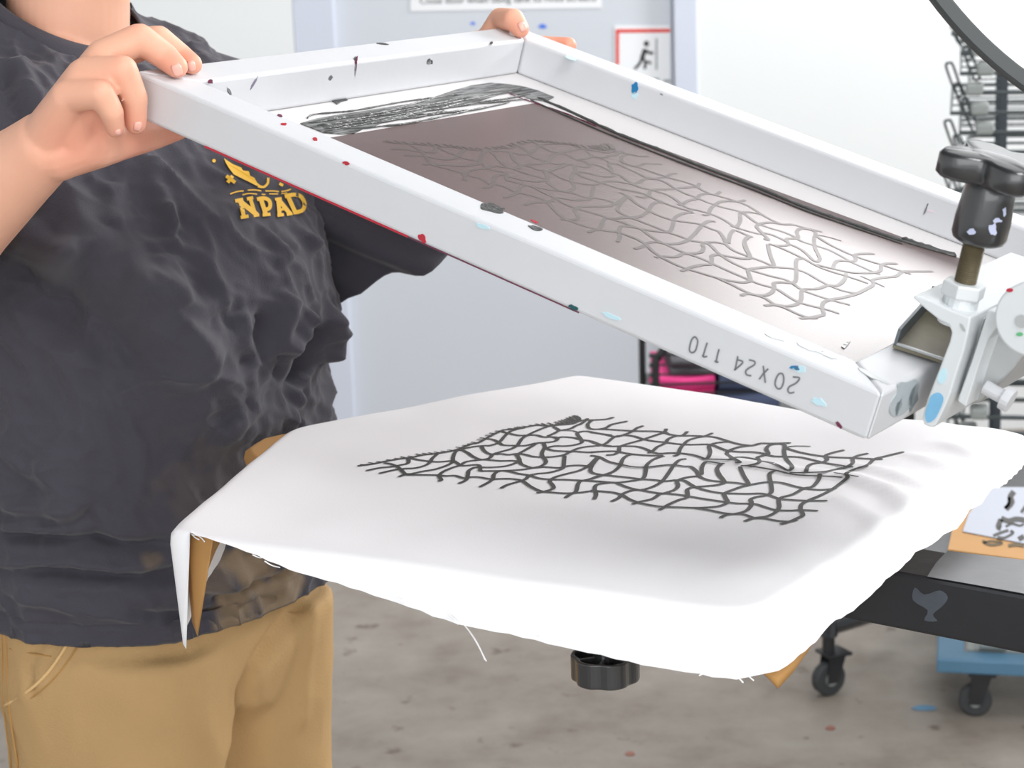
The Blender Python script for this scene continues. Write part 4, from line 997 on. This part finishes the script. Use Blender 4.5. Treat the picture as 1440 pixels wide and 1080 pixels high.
for c, r, st_ in [(tm, 0.016, 0.55), (ti, 0.014, 0.55), (J(163, 182, 1.462), 0.014, 0.55), (J(190, 176, 1.472), 0.016, 0.55), (t3_, 0.014, 0.6), (f2w(fl(799, 64, 1, FW + 0.0098)), 0.02, 0.7),
                  (J(152, 120, 1.45), 0.012, 0.25), (J(178, 90, 1.46), 0.014, 0.25), (J(200, 42, 1.49), 0.012, 0.25), (J(110, 205, 1.47), 0.030, 0.45), (J(180, 200, 1.52), 0.030, 0.6), (J(240, 184, 1.555), 0.03, 0.7), (J(130, 170, 1.48), 0.02, 0.5)]:
    d = np.linalg.norm(Vb - c, axis=1); pk = np.maximum(pk, st_ * np.exp(-(d / r) ** 2))
attr(body, 'pink', pk)
bb_ = bvh_of(body)
# fingernails
def nail(x, y, dx, dy, ln, wd):
    h, n_ = cast(bb_, x, y)
    if h is None: return
    h2, _ = cast(bb_, x + dx, y + dy)
    tdir = (h2 - h) if h2 is not None else _R * dx + _D * dy
    tdir = tdir - n_ * (n_ @ tdir); tdir /= np.linalg.norm(tdir); w = np.cross(n_, tdir)
    rows = []
    for i in range(7):
        f = i / 6 - 0.5; wf = wd * (1 - 1.4 * max(0, abs(f) - 0.28) ** 1.0)
        rows.append([h + tdir * ln * f + w * wf * g + n_ * (0.0009 - 0.0022 * (g * 2) ** 2 * 0.5 - 0.0010 * (2 * f) ** 2) for g in np.linspace(-0.5, 0.5, 7)])
    o = MB().grid(rows).mk('fingernail', nailm, body, smooth=True)
    md = o.modifiers.new('solid', 'SOLIDIFY'); md.thickness = 0.0007; md.offset = -1
nail(249, 99, 2, 5, 0.0095, 0.0075); nail(269, 93, 1.5, 5, 0.008, 0.006); nail(194, 178, -1, 5, 0.008, 0.0065); nail(166, 187, -0.5, 5, 0.006, 0.005); nail(735, 37, 2, 5, 0.0095, 0.0075)
# eyes and brows
for sgn in (-1, 1):
    ec = hd + LF * sgn * 0.033 + FF * 0.0835 + UP * 0.003
    for nm, c_, r_, m_ in (('eye', ec - FF * 0.0005, 0.0106, mat('eye_white', s(232, 228, 224), 0.3)), ('iris', ec + FF * 0.0052, 0.0062, mat('iris_brown', s(60, 42, 32), 0.3))):
        e_ = MB(); lathe(e_, c_ - FF * r_ * 0.98, FF, [(r_ * (1 - math.cos(a)) , r_ * max(0.02, math.sin(a))) for a in np.linspace(0.05, math.pi - 0.05, 10)], 16); e_.mk(nm, m_, body, smooth=True)
    MB().tube(smooth_line([hd + LF * sgn * x + FF * y + UP * z for x, y, z in ((0.016, 0.092, 0.022), (0.034, 0.088, 0.027), (0.052, 0.076, 0.022))], 4), 0.0032, 8).mk('eyebrow', hair, body, smooth=True)
MB().tube(smooth_line([hd + LF * x + FF * y - UP * z for x, y, z in ((-0.022, 0.090, 0.062), (0.0, 0.0985, 0.063), (0.022, 0.090, 0.062))], 4), 0.0036, 8).mk('lips', mat('lips', s(196, 118, 106), 0.45), body, smooth=True)
# hair cap
hm = MB()
rows = []
for i in range(1, 14):
    ph = math.pi * 0.62 * i / 13
    rows.append([hd + UP * 0.020 - FF * 0.034 + RH_ @ (np.array([math.sin(ph) * math.cos(t) * 0.98, math.sin(ph) * math.sin(t) * 0.80, math.cos(ph) * 1.12]) * (0.108 + 0.002 * math.sin(14 * t))) for t in np.linspace(0, 2 * math.pi, 48, endpoint=False)])
hm.grid(rows, closed=True); hm.F.append(tuple(range(47, -1, -1)))
hm.mk('hair', hair, body, smooth=True)
# trousers
tmb = MB(); bod_keep = bod; bod = tmb
def ell(c, a, b_): return [c + LF * a * math.sin(t) + FF * b_ * math.cos(t) for t in np.linspace(0, 2 * math.pi, 48, endpoint=False)]
hp = CB + [0.006, 0.0, 0]
hrows = [ell(hp + UP * (HC + z), a, b_) for z, a, b_ in [(-0.48, 0.150, 0.120), (-0.56, 0.158, 0.134), (-0.62, 0.163, 0.140), (-0.68, 0.164, 0.138), (-0.72, 0.160, 0.126), (-0.75, 0.14, 0.10)]]
tmb.grid(hrows, closed=True); n_ = len(tmb.V); tmb.F += [tuple(range(47, -1, -1)), tuple(n_ - 48 + i for i in range(48))]
for sgn in (-1, 1):
    pr_ = [(-0.64, 0.090, 0.122, 0.074, 0.012), (-0.72, 0.090, 0.117, 0.075, 0.010), (-0.82, 0.088, 0.110, 0.078, 0.006), (-1.0, 0.084, 0.096, 0.094, 0.0), (-1.2, 0.076, 0.082, 0.098, -0.012), (-1.40, 0.070, 0.080, 0.10, -0.01)]
    lr = [ell(CB + [0.014, 0, 0] + LF * sgn * l + FF * f_ + UP * (HC + z), a, b_) for z, a, b_, l, f_ in pr_]
    m0 = len(tmb.V); tmb.grid(lr, closed=True); tmb.F += [tuple(m0 + i for i in range(47, -1, -1)), tuple(len(tmb.V) - 48 + i for i in range(48))]
Vt, Ft = fuse(tmb, 0.006, 5, 'trousers')
tb_ = BVHTree.FromPolygons([Vector(v) for v in Vt], Ft)
me = bpy.data.meshes.new('t'); me.from_pydata(Vt.tolist(), [], Ft); me.update()
Nt = np.array([v.normal[:] for v in me.vertices]); 
c0 = Vt.mean(0)
if np.sum((Vt - c0) * Nt) < 0: Nt = -Nt
TF = [([(420, 850), (385, 905), (350, 965), (332, 1030), (322, 1085)], -0.016, 0.012), ([(405, 900), (385, 980), (375, 1070)], 0.002, 0.010), ([(60, 890), (40, 940), (45, 965)], -0.004, 0.006),
      ([(100, 900), (75, 945), (30, 980), (0, 1000)], 0.0025, 0.005), ([(440, 860), (430, 930), (425, 1010)], 0.004, 0.009), ([(200, 930), (260, 980), (300, 1060)], 0.003, 0.02), ([(130, 1000), (180, 1040), (260, 1070)], -0.003, 0.02)]
Ht = np.array([0.0022 * noise.noise(Vector((v[0] * 13, v[1] * 13, v[2] * 9))) + 0.0012 * ridged(Vector((v[0] * 26, v[1] * 26, v[2] * 14))) for v in Vt])
for px, am, w in TF:
    pts = [cast(tb_, x, y)[0] for x, y in px]; pts = [q for q in pts if q is not None]
    if len(pts) < 2: continue
    d, t, sg = seg3(Vt, smooth_line(pts, 4)); Ht += am * np.exp(-(d / w) ** 2)
Vt = Vt + Nt * Ht[:, None]
trs = mk('trousers', Vt, Ft, pantm, person, smooth=True)
tb_ = bvh_of(trs)
def stitch(px, name, m, r, off, parent):
    pts = [cast(tb_, x, y) for x, y in px]; pts = [h + n_ * off for h, n_ in pts if h is not None]
    if len(pts) > 1: MB().tube(smooth_line(pts, 5), r, 6).mk(name, m, parent, smooth=True)
dpan = mat('tan_canvas_seam', s(182, 138, 78), 0.8)
stitch([(102, 893), (86, 920), (66, 948), (40, 972), (8, 992)], 'pocket_edge', mat('tan_pocket_edge', s(222, 184, 128), 0.8), 0.0017, 0.0006, trs)
stitch([(116, 896), (98, 926), (74, 956), (46, 980), (12, 1002)], 'pocket_seam', dpan, 0.0007, 0.0004, trs)
stitch([(8, 868), (10, 930), (14, 1000), (26, 1080)], 'side_seam', dpan, 0.0009, 0.0004, trs)
stitch([(3, 880), (4, 940), (6, 1000), (16, 1080)], 'side_seam', dpan, 0.0007, 0.0004, trs)
stitch([(14, 912), (40, 918), (72, 923)], 'pocket_seam', dpan, 0.0007, 0.0004, trs)
for sgn in (-1, 1):
    c = CB + [0.024, 0, 0] + LF * sgn * 0.10
    sm_ = MB()
    rows = []
    for f, a, h in [(-0.09, 0.030, 0.10), (-0.05, 0.046, 0.13), (0.02, 0.048, 0.13), (0.08, 0.048, 0.085), (0.14, 0.046, 0.065), (0.185, 0.036, 0.05), (0.20, 0.015, 0.03)]:
        rows.append([c + FF * f + LF * a * math.cos(t) + UP * (h * 0.5 + h * 0.5 * math.sin(t)) for t in np.linspace(0, 2 * math.pi, 20, endpoint=False)])
    sm_.grid(rows, closed=True); n_ = len(sm_.V); sm_.F += [tuple(range(19, -1, -1)), tuple(n_ - 20 + i for i in range(20))]
    sm_.mk('boot', boot, person, smooth=True)
bod = bod_keep

# chest print
sbv = bvh_of(shirt)
def decal(mb, P, w, k=4, taper=False, off=0.0005):
    L, R = ribbon2d(np.array(P, float), w, k, taper); V = []
    for l, r in zip(L, R):
        for q in (l, r):
            h, n_ = cast(sbv, *q)
            if h is None: return
            V.append(h - np.array(Vector(ray(*q)).normalized()) * 0.0028)
    mb.add(V, strip_faces(len(L)))
def fillpoly(mb, P):
    V = []
    for q in P:
        h, n_ = cast(sbv, *q)
        if h is None: return
        V.append(h - np.array(Vector(ray(*q)).normalized()) * 0.0028)
    mb.add(V, [tuple(range(len(V)))])
def c2(pts): return [(280 + x / 4.235, 200 + y / 4.235) for x, y in pts]
yl = MB()
for P, w in [([(245, 345), (268, 445)], 5.6), ([(235, 345), (345, 432)], 7.0), ([(305, 335), (335, 430)], 5.2), ([(215, 350), (262, 340)], 5), ([(285, 338), (322, 330)], 4.6), ([(248, 448), (295, 440)], 4.8), ([(325, 438), (358, 432)], 4.2),
             ([(368, 338), (398, 430)], 6.2), ([(345, 340), (385, 333), (415, 345), (424, 372), (415, 395), (388, 402)], 5.4), ([(378, 433), (425, 428)], 4.6),
             ([(470, 335), (480, 430)], 5.6), ([(470, 338), (540, 424)], 6.2), ([(452, 340), (492, 335)], 4.2), ([(476, 402), (520, 396)], 3.6), ([(466, 436), (505, 430)], 4.4), ([(522, 430), (556, 424)], 4.4),
             ([(528, 318), (572, 415)], 6.0), ([(510, 322), (565, 312), (605, 322), (628, 362), (620, 400), (592, 414), (560, 418)], 5.6),
             ([(185, 308), (230, 293), (265, 290)], 1.8), ([(290, 285), (330, 284), (370, 289)], 1.8), ([(395, 290), (440, 290), (475, 294)], 1.8), ([(490, 293), (525, 288), (548, 278)], 1.8), ([(258, 313), (300, 305), (345, 309)], 1.6), ([(372, 310), (395, 311)], 1.6), ([(418, 307), (470, 308)], 1.6), ([(490, 306), (524, 302)], 1.6),
             ([(162, 200), (215, 240)], 5.0), ([(200, 200), (170, 240)], 5.0), ([(478, 245), (500, 258)], 4), ([(350, 262), (385, 266), (408, 245), (412, 212)], 3.4)]:
    decal(yl, c2(P), w)
fillpoly(yl, c2([(148, 95), (200, 130), (250, 150), (262, 168), (296, 172), (305, 200), (330, 212), (345, 240), (372, 262), (340, 258), (290, 232), (240, 208), (205, 190), (175, 150), (158, 120)]))
fillpoly(yl, [(301 + 2.6 * math.cos(t), 226 + 2.6 * math.sin(t)) for t in np.linspace(0, 6.28, 10)[:-1]])
yl.mk('chest_print', yellow, shirt)

# ------------------------------------------------------------------ drying rack at the right
RKX, RKY = 0.805, 3.58
sd = np.array([0.222, 0.975, 0]); sd /= np.linalg.norm(sd)     # the rack's left side runs away from the lens
wd_ = np.array([sd[1], -sd[0], 0])
rk = empty('drying_rack', T((RKX, RKY, 0)), 'grey wire drying rack with many shelves on blue wheeled base at the wall', 'drying rack')
o0 = np.array([RKX, RKY, 0.0])
def RK(a, b_, z): return o0 + wd_ * a + sd * b_ + UP * z
def shelf_mesh(jx):
    mb = MB(); r = 0.0036
    w_, d_ = 0.95, 0.56
    loop = [(0.0 + jx, 0.0), (0.0 + jx, d_ * 0.95), (0.02 + jx, d_), (w_, d_), (w_, 0.0)]
    mb.tube([wd_ * a + sd * b_ for a, b_ in loop], r, 6, closed=True)
    for i in range(1, 4): mb.tube([wd_ * jx + sd * d_ * i / 4, wd_ * w_ + sd * d_ * i / 4], 0.0016, 5)
    for i in range(2, 5): mb.tube([wd_ * (w_ * i / 5) + UP * 0.003, wd_ * (w_ * i / 5) + sd * d_ + UP * 0.003], 0.0018, 5)
    return mb
z_top = at_y(1348, 22, 4.15)[2]
NS = 30; dzs = 0.0345
protos = []
def part_in(o, root, p):
    o.location = [float(v) for v in np.asarray(p) - np.array(PM[root.name])[:3, 3]]
for k in range(NS):
    z = z_top + 0.07 - k * dzs
    if z < 0.26: break
    jx = 0.018 * math.sin(k * 2.1)
    if k < 4:
        o = shelf_mesh(jx).mk('shelf', wire, None, base=np.zeros(3)); C.objects.unlink(o); protos.append(o)
    o = protos[k % 4].copy(); C.objects.link(o); o.parent = rk; part_in(o, rk, RK(0, 0, z)); PM[o.name] = PM[rk.name]
    lp = [(0.0, 0.022), (0.006, 0.029), (0.013, 0.024), (0.030, -0.026), (0.030, -0.031), (0.020, -0.030)]
    MB().tube(smooth_line([RK(jx - 0.012 + a, 0.26 + 0.05 * (k % 2), z + h) for a, h in lp], 4, True), 0.0026, 6, closed=True).mk('end_loop', wire, rk, smooth=True)
    b0 = MB().box(RK(0.034 + jx * 0.6, 0.02, z + 0.006), (0.032, 0.05, 0.022), np.array([wd_, sd, UP]).T).mk('roller', rackg, rk, bevel=0.006)
for a, b_ in ((0.075, 0.05), (0.93, 0.05), (0.075, 0.51), (0.93, 0.51)):
    MB().box(RK(a, b_, 0.88), (0.015, 0.020, 1.4), np.array([wd_, sd, UP]).T).mk('post', rackp, rk, bevel=0.002)
bz = 0
BM = np.array([wd_, sd, UP]).T
MB().box(RK(0.505, -0.10, 0.100), (1.06, 0.05, 0.026), BM).mk('base_rail', bluem, rk, bevel=0.003)
MB().box(RK(0.505, 0.50, 0.100), (1.06, 0.05, 0.026), BM).mk('base_rail', bluem, rk, bevel=0.003)
MB().box(RK(0.0, 0.20, 0.100), (0.05, 0.64, 0.027), BM).mk('base_rail', bluem, rk, bevel=0.003)
MB().box(RK(0.5, 0.06, 0.1065), (0.94, 0.24, 0.006), BM).mk('base_deck', rackg, rk)
for i, b_ in enumerate((-0.06, 0.02, 0.10)):
    MB().tube([RK(0.07, b_, 0.130 + 0.004 * i), RK(0.95, b_, 0.185 + 0.012 * i)], 0.008, 8).mk('base_rod', rackg, rk)
    mb = MB(); lathe(mb, RK(0.05, b_, 0.130 + 0.004 * i), wd_, [(0, 0.018), (0.05, 0.018)], 16); mb.mk('rod_cap', rackg, rk, bevel=0.002)
def caster(root, p, d, r=0.030):
    y = np.cross(UP, d)
    mb = MB(); lathe(mb, np.array(p) + UP * (r - p[2]) - y * 0.011, y, [(0, r * 0.9), (0.003, r), (0.019, r), (0.022, r * 0.9)], 24)
    w = mb.mk('caster_wheel', rubber, root, smooth=False)
    mb = MB(); lathe(mb, np.array([p[0], p[1], r]) - y * 0.0125, y, [(0, r * 0.4), (0.025, r * 0.4)], 16); mb.mk('hub', rackg, w)
    mb = MB()
    for sg in (-1, 1): mb.prism([np.array([p[0], p[1], 0]) + y * sg * 0.014 + d * a + UP * h for a, h in [(-0.012, r * 0.8), (0.012, r * 0.8), (0.03, p[2] - 0.004), (-0.006, p[2] - 0.004)]], y * 0.002 * sg)
    mb.box(np.array([p[0], p[1], p[2] - 0.003]) + d * 0.012, (0.05, 0.05, 0.005), np.array([d, y, UP]).T)
    mb.mk('caster_fork', black_s, root)
for a, b_ in ((0.045, -0.10), (0.95, -0.10), (0.045, 0.50), (0.95, 0.50)):
    q = RK(a, b_, 0.1); caster(rk, (q[0], q[1], 0.087), wd_)

# ------------------------------------------------------------------ cart with the folded fabrics, far side of the platen
YR = 4.3
wrk = empty('wire_cart', T(at_y(922, 560, YR) * [1, 1, 0]), 'black wire cart with curved end posts behind the platen, holding folded fabrics', 'cart')
def cpx(x, y, Y=YR): return at_y(x, y, Y)
xl = cpx(922, 530)[0]
zt_ = cpx(922, 492)[2]; 
for Y in (YR, YR + 0.42):
    post = [(xl, Y, 0.07), (xl, Y, zt_ - 0.06), (xl + 0.006, Y, zt_ - 0.02), (xl + 0.03, Y, zt_ + 0.01), (xl + 0.09, Y, zt_ + 0.022), (xl + 0.40, Y, zt_ + 0.022), (xl + 0.44, Y, zt_ - 0.01), (xl + 0.45, Y, zt_ - 0.06), (xl + 0.45, Y, 0.07)]
    MB().tube(smooth_line(post, 4), 0.0085, 10).mk('end_post', black_s, wrk, smooth=True)
for k in range(5):
    z = zt_ - 0.012 - 0.022 * k
    MB().tube([(xl, YR, z), (xl + 0.45, YR, z)], 0.0028, 6).mk('wire_rail', black_s, wrk)
    mb = MB(); lathe(mb, (xl - 0.014, YR, z - 0.0), (1, 0, 0), [(0, 0.005), (0.02, 0.005)], 10); mb.mk('wire_hook', black_s, wrk)
zsf = cpx(960, 560)[2] - 0.035
MB().box((xl + 0.225, YR + 0.21, zsf - 0.008), (0.44, 0.42, 0.012)).mk('deck', black_s, wrk)
for dx in (0.0, 0.45):
    for Y in (YR, YR + 0.42): caster(wrk, (xl + dx, Y, 0.07), np.array([1.0, 0, 0]))
def folded(name, x0, x1, z0, z1, Y, m, lab, cat, layers, tilt=0.0):
    mb = MB(); h = (z1 - z0) / layers
    for i in range(layers):
        zc = z0 + h * i; ext = 0.006 * math.sin(i * 2.3)
        sec = []
        for t in np.linspace(-math.pi / 2, math.pi / 2, 8): sec.append((Y - 0.004 - (h / 2) * math.cos(t) + ext, zc + h / 2 + (h / 2) * math.sin(t)))
        sec += [(Y + 0.26, zc + h), (Y + 0.26, zc)]
        n0 = len(mb.V)
        rows = []
        for f in np.linspace(0, 1, 9):
            wob = 0.003 * math.sin(f * 7 + i)
            rows.append([(x0 + (x1 - x0) * f + 0.004 * math.sin(i), y + wob, z * 1.0 + tilt * f + 0.0015 * math.sin(5 * f + i)) for y, z in sec])
        mb.grid(rows, closed=True); m_ = len(sec)
        mb.F += [tuple(n0 + k for k in range(m_ - 1, -1, -1)), tuple(n0 + 8 * m_ + k for k in range(m_))]
    return mb.mk(name, m, smooth=False, label=lab, cat=cat)
xp0, xp1 = cpx(926, 545)[0], cpx(1004, 545)[0]
zp0, zp1, zg1 = zsf - 0.001, cpx(960, 531)[2], cpx(980, 513)[2]
folded('folded_cloth', xp0, xp1, zp0, zp1 - 0.004, YR + 0.03, pinkf, 'hot pink folded fabric stack on the wire cart, beneath charcoal fabric', 'fabric', 3)
folded('folded_cloth', xp0 + 0.03, xp1 + 0.01, zp1 - 0.003, zg1, YR + 0.04, greyf, 'charcoal folded fabric on top of the hot pink stack', 'fabric', 2)
xn0, xn1 = cpx(1010, 550)[0], cpx(1096, 550)[0]
folded('folded_cloth', xn0, xn1, zp0, cpx(1010, 524)[2], YR + 0.02, navyf, 'slate blue folded fabric beside the pink stack on the wire cart', 'fabric', 2)

# ------------------------------------------------------------------ second platen lower down, with card and printed sheet
Z2 = 0.70
def L2(x, y, z=Z2): return at_z(x, y, z)
p2 = empty('second_platen', T(L2(1400, 740) - UP * 0.03), 'dark second platen below the fabric, holding card and printed sheet', 'platen')
quad = [(1338, 775), (1356, 668), (1640, 668), (1660, 838)]
MB().prism([L2(x, y, Z2 - 0.022) for x, y in [(1285, 802), (1345, 650), (1660, 650), (1680, 845)]], UP * 0.018).mk('board', black_s, p2, bevel=0.003)
ce = L2(1560, 760, Z2 - 0.03)
MB().box(ce * [1, 1, 0] + UP * (Z2 - 0.03) / 2, (0.07, 0.07, Z2 - 0.03)).mk('support_post', black_s, p2)
MB().prism([L2(x, y, Z2 - 0.0035) for x, y in [(1333, 776), (1352, 690), (1640, 700), (1650, 818)]], UP * 0.003).mk('card_board', card, label='tan card board lying on the lower second platen', cat='card')
ps = MB().prism([L2(x, y, Z2) for x, y in [(1354, 748), (1362, 724), (1380, 700), (1398, 686), (1440, 686), (1640, 690), (1648, 795), (1440, 765)]], UP * 0.001).mk('printed_sheet', paper, label='white sheet with black brush prints lying on the tan card board', cat='paper')
ip = MB()
def c5(pts): return [(1330 + x / 7.71, 660 + y / 7.71) for x, y in pts]
for P, w in [([(740, 240), (700, 300), (715, 360), (650, 430)], 5.5), ([(690, 300), (680, 380), (640, 420)], 3), ([(600, 530), (680, 560), (760, 540), (860, 550)], 5), ([(600, 540), (570, 620), (600, 640)], 5), ([(650, 620), (720, 590), (800, 610), (850, 590)], 2.4),
             ([(515, 720), (590, 690), (680, 660)], 2.8), ([(560, 735), (640, 740), (730, 690), (700, 665)], 2.6), ([(790, 760), (850, 725)], 5), ([(830, 420), (860, 440)], 8), ([(900, 300), (980, 420), (940, 520)], 6), ([(920, 600), (1050, 640)], 6), ([(940, 720), (1080, 760), (1180, 700)], 5)]:
    L, R = ribbon2d(np.array(c5(P)), w * 1.5, 4, False); Vv = []
    for l, r in zip(L, R): Vv += [L2(*l, Z2 + 0.0013), L2(*r, Z2 + 0.0013)]
    ip.add(Vv, strip_faces(len(L)))
ip.mk('ink_print', inkp, ps)
ip = MB()
for P, w in [([(400, 770), (460, 810), (540, 815), (620, 795)], 4), ([(410, 800), (480, 775), (600, 790)], 2.5), ([(680, 830), (760, 815), (850, 830)], 5)]:
    L, R = ribbon2d(np.array(c5(P)), w, 4, False); Vv = []
    for l, r in zip(L, R): Vv += [L2(*l, Z2 + 0.0001), L2(*r, Z2 + 0.0001)]
    ip.add(Vv, strip_faces(len(L)))
ip.mk('card_marking', mat('dark_card_print', s(92, 78, 52), 0.8), bpy.data.objects['card_board'])

# rolling stand leg with caster, beyond the platen
q0 = at_z(1165, 953, 0.033); cst = empty('rolling_stand', T((q0[0], q0[1], 0)), 'black rolling stand leg with a single caster on the concrete floor', 'stand')
caster(cst, (q0[0], q0[1], 0.085), np.array([0.9, 0.43, 0]) / np.linalg.norm([0.9, 0.43]), r=0.033)
e1 = at_y(1262, 852, q0[1] + 0.25)
MB().tube([np.array([q0[0], q0[1], 0.118]), np.array([q0[0], q0[1], 0.135]), e1], 0.018, 12).mk('leg_tube', black_s, cst, smooth=False)
MB().tube([(q0[0], q0[1], 0.082), (q0[0], q0[1], 0.13)], 0.012, 12).mk('stem', black_s, cst)
e2 = e1
MB().box((e2[0], e2[1], 0.45), (0.05, 0.05, 0.62)).mk('upright', black_s, cst)
# scrap on the floor
P = [at_z(1300 + 17 * math.cos(t) * (1 + 0.15 * math.sin(3 * t)), 996 + 3.2 * math.sin(t), 0.001) for t in np.linspace(0, 6.28, 12)[:-1]]
MB().prism(P, UP * 0.002).mk('paper_scrap', mat('blue_scrap', s(96, 140, 172), 0.7), label='small blue scrap lying on the concrete floor below the rack', cat='scrap')
for (x, y), lab in [((886, 1060), 'rust red speck on bare concrete floor near the bottom edge'), ((1168, 1024), 'brown smudge speck on the floor below the caster')]:
    P = [at_z(x + 7 * math.cos(t) * (1 + 0.2 * math.sin(3 * t)), y + 3 * math.sin(t), 0.0005) for t in np.linspace(0, 6.28, 10)[:-1]]
    MB().prism(P, UP * 0.001).mk('paint_speck', mat('speck%d' % x, s(150, 100, 86), 0.7), label=lab, cat='speck')

# ------------------------------------------------------------------ round white reflector, upper right
YD2 = 1.72
cx_, cy_, rp = 1769, -342, 550
sp = FPX / YD2
ctr = at_y(cx_, cy_, YD2); R2 = rp / sp
rf = empty('round_reflector', T(ctr), 'large round white reflector with dark grey rim at the top right corner', 'reflector')
fwd = np.array(_f); up_ = -np.array(_D); rt = np.array(_R)
mb = MB()
prof_ = []
ring = lambda r, o: [ctr + (rt * math.cos(t) + up_ * math.sin(t)) * r + fwd * o for t in np.linspace(0, 2 * math.pi, 160, endpoint=False)]
mb.grid([ring(R2 - 0.0135, -0.002), ring(R2 - 0.012, -0.004), ring(R2 - 0.002, -0.004), ring(R2, -0.002), ring(R2, 0.006), ring(R2 - 0.013, 0.006)], closed=True)
mb.mk('rim', mat('dark_rim', s(62, 66, 66), 0.5, 0, 0.1, 60, 0.1, 20), rf, smooth=False)
mb = MB(); mb.grid([ring(R2 - 0.0125, 0.0), ring(R2 * 0.5, 0.012), ring(0.02, 0.016)], closed=True); n_ = len(mb.V); mb.F.append(tuple(n_ - 160 + i for i in range(160)))
mb.mk('white_fabric', mat('white_reflector', s(246, 247, 248), 0.5), rf, smooth=True)
mb = MB(); c2_ = ctr + rt * (R2 + 0.02); mb.tube([c2_ - up_ * 0.02, c2_ * [1, 1, 0] + UP * 0.02], 0.014, 12); mb.mk('stand_pole', black_s, rf)
mb = MB()
for a in (0.3, 2.4, 4.5): mb.tube([c2_ * [1, 1, 0] + UP * 0.35, c2_ * [1, 1, 0] + np.array([math.cos(a) * 0.4, math.sin(a) * 0.4, 0.012])], 0.010, 8)
mb.mk('tripod_foot', black_s, rf)
